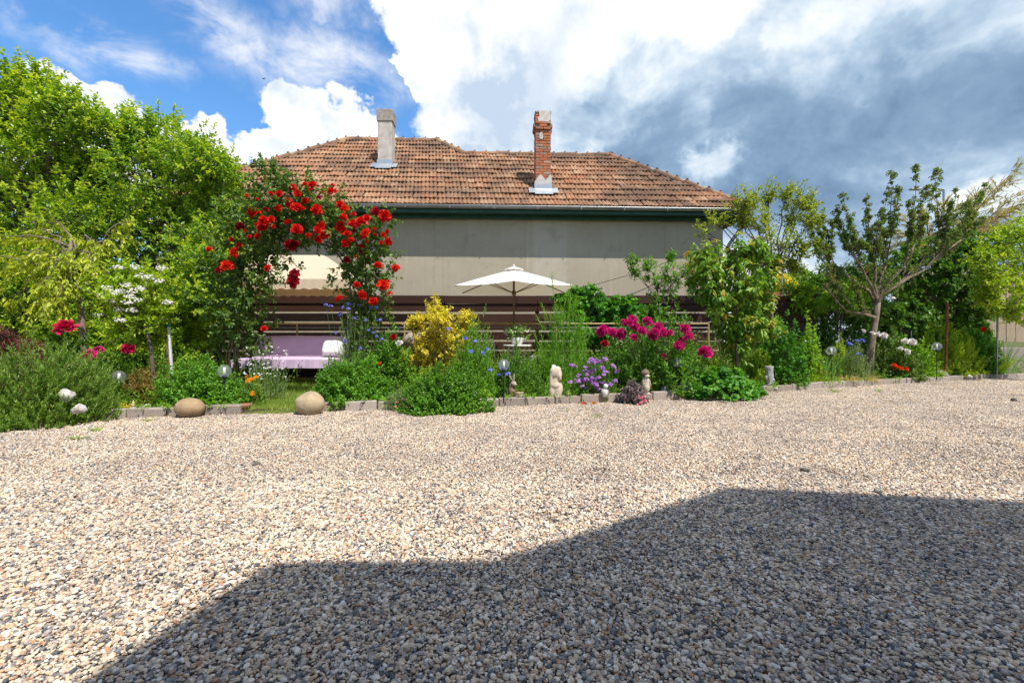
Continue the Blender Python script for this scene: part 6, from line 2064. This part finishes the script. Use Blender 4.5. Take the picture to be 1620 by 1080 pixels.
# ------------------------------------------------------------------ globe lamps
globe_me = MB().lathe([(0.088 * math.sin(t), -0.088 * math.cos(t)) for t in np.linspace(0.02, PI - 0.02, 15)], 22).mesh('globe', MT['glass'], smooth=True)
tube_me = MB().lathe([(0.0, -0.07), (0.017, -0.07), (0.017, 0.05), (0.0, 0.055)], 10).mesh('inner_tube', MT['pillow'], smooth=True)
collar_me = MB().lathe([(0.0, -0.105), (0.03, -0.105), (0.04, -0.08), (0.03, -0.068), (0.0, -0.066)], 12).mesh('collar', MT['black'], smooth=True)
for px, py, d, zb_, tilt, lab in ((188, 596, 5.75, 0.06, 0.12, 'clear globe garden lamp on a tilted black stake left of the egg stone'), (355, 587, 5.75, 0.06, 0, 'clear globe lamp at the right side of the left round bush'),
                                  (797, 577, 6.25, 0.06, 0, 'clear globe lamp with blue flowers before it near the rabbit'), (1071, 573, 7.25, 0.06, 0, 'clear globe lamp in front of the big peony bush'),
                                  (1315, 555, 8.98, 0.06, 0, 'clear globe lamp left of the fruit tree trunk'), (1482, 548, 10.05, 0.06, 0, 'clear globe lamp furthest right, below the rusty stake'),
                                  (30, 594, 5.4, 0.06, 0, 'clear globe lamp at the left edge behind the needle bush'), (1052, 616, 7.15, 0.06, 0, 'low clear globe lamp next to the bird figure'), (1160, 544, 8.8, 0.06, 0, 'clear globe lamp left of the cherry trunk')):
    c = W(px, py, d)
    sc_ = {188: 0.9, 1315: 1.05, 1482: 1.05, 1160: 0.7, 1052: 0.75}.get(px, 0.92)
    L_ = thing('globe_lamp', lab, 'garden lamp', (c[0] - tilt * (c[2] - zb_), c[1], zb_), group='clear globe lamps in the bed')
    org = np.array(L_.location)
    for nm, me in (('globe', globe_me), ('inner_tube', tube_me), ('collar', collar_me)):
        obj(nm, me, L_, tuple(c - org), (0, tilt, 0), (sc_, sc_, sc_))
    part('stake', MB().tube([org, c - np.array([0.1 * tilt, 0, 0.1 * sc_])], 0.009, 6), MT['black'], L_)
    if px in (188, 1071, 1315):
        part('solar_disc', MB().lathe([(0, 0.015), (0.07, 0.015), (0.07, 0.045), (0.0, 0.05)], 14, tuple(org)), MT['black'], L_)

# ------------------------------------------------------------------ figures
def fig(name, label, px, d, parts, z0=0.06, rz=0.0, sc=1.0):
    t = thing(name, label, 'figurine', tuple(G(px, d, z0)), rz)
    for (nm, balls, mat, vox) in parts:
        me = blend_mesh(nm, balls, MT[mat], vox)
        obj(nm, me, t, (0, 0, 0), (0, 0, 0), (sc, sc, sc))
    return t


X_, Y_, Z_ = 'X', 'Y', 'Z'
fig('torso_statue', 'tall cream stone statue of an embracing figure standing on the kerb', 878, 6.55, [
    ('body', [((-0.005, 0, 0.20), (0.070, 0.060, 0.22)), ((-0.042, 0, 0.07), (0.050, 0.06, 0.12)), ((0.05, 0, 0.08), (0.058, 0.065, 0.13), 0.22, Y_), ((0.005, 0, 0.17), (0.085, 0.07, 0.07)), ((0.03, 0.0, 0.335), (0.072, 0.07, 0.10), -0.12, Y_),
              ((0.035, 0.0, 0.395), (0.055, 0.055, 0.05)), ((-0.058, -0.03, 0.28), (0.026, 0.035, 0.15), 0.06, Y_), ((-0.045, -0.045, 0.39), (0.03, 0.028, 0.05), 0.4, Y_), ((0.0, -0.06, 0.36), (0.045, 0.022, 0.075), 0.5, Y_), ((0.058, -0.045, 0.31), (0.024, 0.03, 0.075), -0.3, Y_)], 'cream_stone', 0.008),
    ('head', [((-0.02, -0.01, 0.435), (0.036, 0.04, 0.034)), ((-0.03, -0.045, 0.425), (0.014, 0.014, 0.012))], 'statue_white', 0.007),
    ('hair', [((-0.012, 0.002, 0.452), (0.034, 0.036, 0.022)), ((-0.03, -0.03, 0.405), (0.022, 0.02, 0.018))], 'statue_dark', 0.007),
    ('base', [((0.01, 0, -0.005), (0.125, 0.095, 0.025))], 'cream_stone', 0.012)], 0.10)
t = fig('rabbit_statue', 'weathered rabbit figure with raised ears holding a round planter', 813, 6.45, [
    ('body', [((-0.03, 0, 0.09), (0.058, 0.075, 0.095)), ((-0.025, -0.01, 0.17), (0.045, 0.05, 0.05)), ((0.0, -0.04, 0.10), (0.028, 0.045, 0.03)), ((-0.06, -0.02, 0.02), (0.05, 0.07, 0.03)), ((0.02, -0.045, 0.02), (0.03, 0.06, 0.025))], 'statue_brown', 0.008),
    ('head', [((-0.005, -0.03, 0.205), (0.042, 0.05, 0.038)), ((0.018, -0.062, 0.195), (0.024, 0.026, 0.022))], 'statue_grey', 0.007),
    ('ear', [((-0.045, -0.01, 0.285), (0.014, 0.010, 0.058), -0.55, Y_)], 'statue_grey', 0.006),
    ('ear', [((0.0, -0.005, 0.29), (0.015, 0.010, 0.062), 0.05, Y_)], 'statue_grey', 0.006)], 0.10)
obj('planter', MB().lathe([(0.0, 0.0), (0.058, 0.0), (0.064, 0.03), (0.068, 0.032), (0.062, 0.04), (0.068, 0.075), (0.074, 0.085), (0.062, 0.088), (0.055, 0.07), (0.0, 0.07)], 18).mesh('planter', MT['sandstone2'], smooth=True), t, (0.07, -0.05, 0.0))
lvp = MB()
rng = np.random.default_rng(77)
shoots(lvp, None, rng, np.array([(0.07, -0.05, 0.075)] * 12) + rng.normal(0, 0.02, (12, 3)), np.array([0, 0, 1.0]) + rng.normal(0, 0.6, (12, 3)), 0.07, 6, 0.03, 0.016)
obj('planter_herbs', lvp.mesh('planter_herbs', MT['cover']), t)
fig('lamb_statue', 'white lamb figure with grey patches at the edge of the small-leaved bush', 747, 6.2, [
    ('body', [((0, 0, 0.13), (0.062, 0.075, 0.058)), ((-0.03, 0.02, 0.105), (0.05, 0.06, 0.055)), ((0.035, -0.01, 0.10), (0.04, 0.045, 0.07), 0.3, Y_)], 'statue_white', 0.008),
    ('head_patch', [((-0.005, 0.0, 0.18), (0.044, 0.05, 0.022)), ((0.0, -0.06, 0.172), (0.012, 0.012, 0.012))], 'statue_dark', 0.007),
    ('leg', [((0.045, -0.02, 0.045), (0.016, 0.018, 0.055)), ((0.056, -0.03, 0.008), (0.022, 0.028, 0.016))], 'statue_white', 0.006),
    ('leg', [((-0.045, 0.0, 0.045), (0.018, 0.02, 0.06))], 'statue_grey', 0.007)], 0.06)
fig('owl_figure', 'small white carved bird figure beneath the violet flowers', 957, 6.6, [
    ('body', [((0, 0, 0.06), (0.048, 0.05, 0.07)), ((0.01, -0.01, 0.15), (0.035, 0.038, 0.04)), ((0.02, -0.045, 0.145), (0.01, 0.016, 0.01))], 'statue_white', 0.007),
    ('wing', [((-0.045, 0.0, 0.07), (0.014, 0.035, 0.055))], 'statue_grey', 0.006), ('wing', [((0.045, 0.0, 0.07), (0.014, 0.035, 0.055))], 'statue_grey', 0.006)], 0.10)
fig('bird_figure', 'standing figure with brown cap and cream belly beside the peony leaves', 1022, 6.98, [
    ('body', [((0, 0, 0.12), (0.062, 0.06, 0.12)), ((0.0, -0.005, 0.20), (0.05, 0.05, 0.06)), ((0.0, -0.02, 0.09), (0.05, 0.055, 0.08))], 'cream_stone', 0.009),
    ('wing', [((-0.052, 0.0, 0.15), (0.022, 0.05, 0.085), 0.15, Y_)], 'statue_grey', 0.007), ('wing', [((0.052, 0.0, 0.15), (0.022, 0.05, 0.085), -0.15, Y_)], 'statue_grey', 0.007),
    ('cap', [((-0.01, 0.0, 0.315), (0.068, 0.065, 0.045)), ((-0.01, 0.0, 0.345), (0.045, 0.045, 0.035))], 'statue_brown', 0.009),
    ('face', [((0.005, -0.03, 0.272), (0.04, 0.035, 0.036)), ((0.012, -0.066, 0.268), (0.01, 0.016, 0.01))], 'cream_stone', 0.007),
    ('foot', [((-0.025, -0.035, 0.005), (0.025, 0.04, 0.018))], 'cream_stone', 0.007), ('foot', [((0.03, -0.035, 0.005), (0.025, 0.04, 0.018))], 'cream_stone', 0.007)], 0.10)
rng = np.random.default_rng(78)
stp = thing('stump_figure', 'silver-grey weathered stump figure standing at the kerb', 'figurine', tuple(G(1217, 8.08, 0.06)))
prof = [(0.0, 0.0), (0.085, 0.0), (0.075, 0.04), (0.055, 0.09), (0.062, 0.16), (0.07, 0.22), (0.058, 0.27), (0.062, 0.36), (0.068, 0.40), (0.05, 0.405), (0.045, 0.37), (0.0, 0.36)]
mb = MB().lathe(prof, 22)
V, T, Q = mb.arrays()
V[:, :2] *= (1 + 0.10 * np.sin(np.arctan2(V[:, 1], V[:, 0]) * 7 + V[:, 2] * 20))[:, None]
obj('stump', MB().add(V, Q).mesh('stump', MT['silver_bark'], smooth=True), stp)
obj('knob', blend_mesh('knob', [((-0.06, -0.02, 0.20), (0.035, 0.03, 0.04)), ((0.05, -0.03, 0.16), (0.03, 0.03, 0.035)), ((-0.05, 0.0, 0.38), (0.03, 0.03, 0.03))], MT['silver_bark'], 0.007), stp)
obj('foot', blend_mesh('foot', [((0.07, -0.03, 0.012), (0.06, 0.05, 0.022))], MT['statue_white'], 0.007), stp)


def gnome(px, d, lab, hat, body, sc):
    t = thing('garden_gnome', lab, 'figurine', tuple(G(px, d, 0.06)))
    obj('body', MB().lathe([(0, 0), (0.034, 0.0), (0.038, 0.03), (0.03, 0.055), (0.0, 0.06)], 12).mesh('body', MT[body], smooth=True), t, scale=(sc, sc, sc))
    obj('head', MB().lathe([(0, 0.05), (0.022, 0.056), (0.024, 0.07), (0.015, 0.082), (0, 0.085)], 12).mesh('head', MT['cream_stone'], smooth=True), t, scale=(sc, sc, sc))
    obj('hat', MB().lathe([(0.028, 0.074), (0.024, 0.085), (0.012, 0.115), (0.0, 0.14)], 12).mesh('hat', MT[hat], smooth=True), t, scale=(sc, sc, sc))


MT['hat_yellow'] = mat_plain('hat_yellow', (0.66, 0.52, 0.22), 0.7, 0.2)
gnome(211, 5.45, 'tiny gnome with a yellow hat and white body at the left kerb', 'hat_yellow', 'statue_white', 1.0)
gnome(898, 6.6, 'tiny pale gnome hat peeping out right of the torso statue', 'hat_yellow', 'cream_stone', 1.1)

# stakes, bells
st_ = thing('tree_stake', 'white-painted stake with a teal tie beside the blossoming shrub', 'stake', tuple(G(274, 6.5, 0.05)))
part('stake', MB().tube([G(275, 6.5, 0.05), W(266, 512, 6.5)], 0.021, 6), MT['statue_white'], st_)
part('tie', MB().tube([W(266.5, 517, 6.5), W(266, 511, 6.5)], 0.027, 6), mat_plain('teal', (0.02, 0.22, 0.22), 0.5), st_)
part('brown_cane', MB().tube([G(271, 6.52, 0.05), W(262, 520, 6.52)], 0.017, 6), MT['cane'], st_)
MT['rust'] = mat_plain('rust', (0.26, 0.10, 0.05), 0.85, 0.2, var=0.2, scale=10)
tag(part('rusty_stake', MB().tube([G(1496, 10.4, 0.05), W(1499, 479, 10.4)], 0.028, 6), MT['rust'], None), 'rusty brown stake standing before the ivy', 'stake')
tag(part('grey_rod', MB().tube([G(1577, 10.9, 0.05), W(1580, 440, 10.9)], 0.017, 6), MT['grey_metal'], None), 'thin grey rod before the board fence at right', 'rod')
for px, py, d, top_, lab in ((136, 449, 6.3, 20, 'small ceramic bell hanging in the weeping tree'), (1413, 472, 9.0, 10, 'pale ceramic bell hanging from the V-shaped fruit tree')):
    c = W(px, py, d)
    b_ = thing('hanging_bell', lab, 'bell', tuple(c))
    obj('bell', MB().lathe([(0.0, 0.035), (0.02, 0.03), (0.045, 0.0), (0.05, -0.012), (0.04, -0.012), (0.0, 0.0)], 14).mesh('bell', MT['cream_stone'], smooth=True), b_)
    obj('clapper', MB().tube([(0, 0, 0), (0, 0, -0.06)], 0.01, 6).mesh('clapper', MT['grey_metal']), b_)
    obj('cord', MB().tube([(0, 0, 0.03), (0, 0, S(top_, d) + 0.03)], 0.003, 4).mesh('cord', MT['black']), b_)
# swift high in the sky
c = W(417, 125, 60)
bird = thing('bird', 'small dark bird flying high in the blue sky', 'bird', tuple(c))
obj('body', blend_mesh('body', [((0, 0, 0), (0.05, 0.17, 0.045)), ((0, 0.2, 0.0), (0.03, 0.12, 0.012))], MT['statue_dark'], 0.02, 3), bird)
for s_ in (-1, 1):
    obj('wing', MB().add([(0, -0.1, 0.01), (s_ * 0.18, -0.08, 0.10), (s_ * 0.36, 0.12, 0.13), (s_ * 0.16, 0.03, 0.085), (0, 0.06, 0.01), (0, -0.02, 0.03), (s_ * 0.18, -0.02, 0.115)], [(0, 1, 6, 5), (5, 6, 3, 4), (1, 2, 6), (6, 2, 3)]).mesh('wing', MT['statue_dark']), bird)

# fallen leaves and petals on the gravel along the kerb
rng = np.random.default_rng(501)
lf = MB()
n = 420
Xf = rng.uniform(-5, 11, n)
Yf = kerb_y(Xf) - 0.05 - rng.random(n) ** 2.2 * 2.2
P = np.stack([Xf, Yf, np.full(n, 0.034)], 1)
a_ = rng.uniform(0, 6.28, n)
leaf_geo(lf, P, np.stack([np.cos(a_), np.sin(a_), rng.normal(0, 0.15, n)], 1), np.array([0, 0, 1.0]) + rng.normal(0, 0.25, (n, 3)), rng.uniform(0.02, 0.05, n), rng.uniform(0.012, 0.022, n))
tag(part('fallen_leaves', lf, MT['dry'], None), 'fallen dry leaves strewn on the gravel near the kerb', 'leaves', kind='stuff')
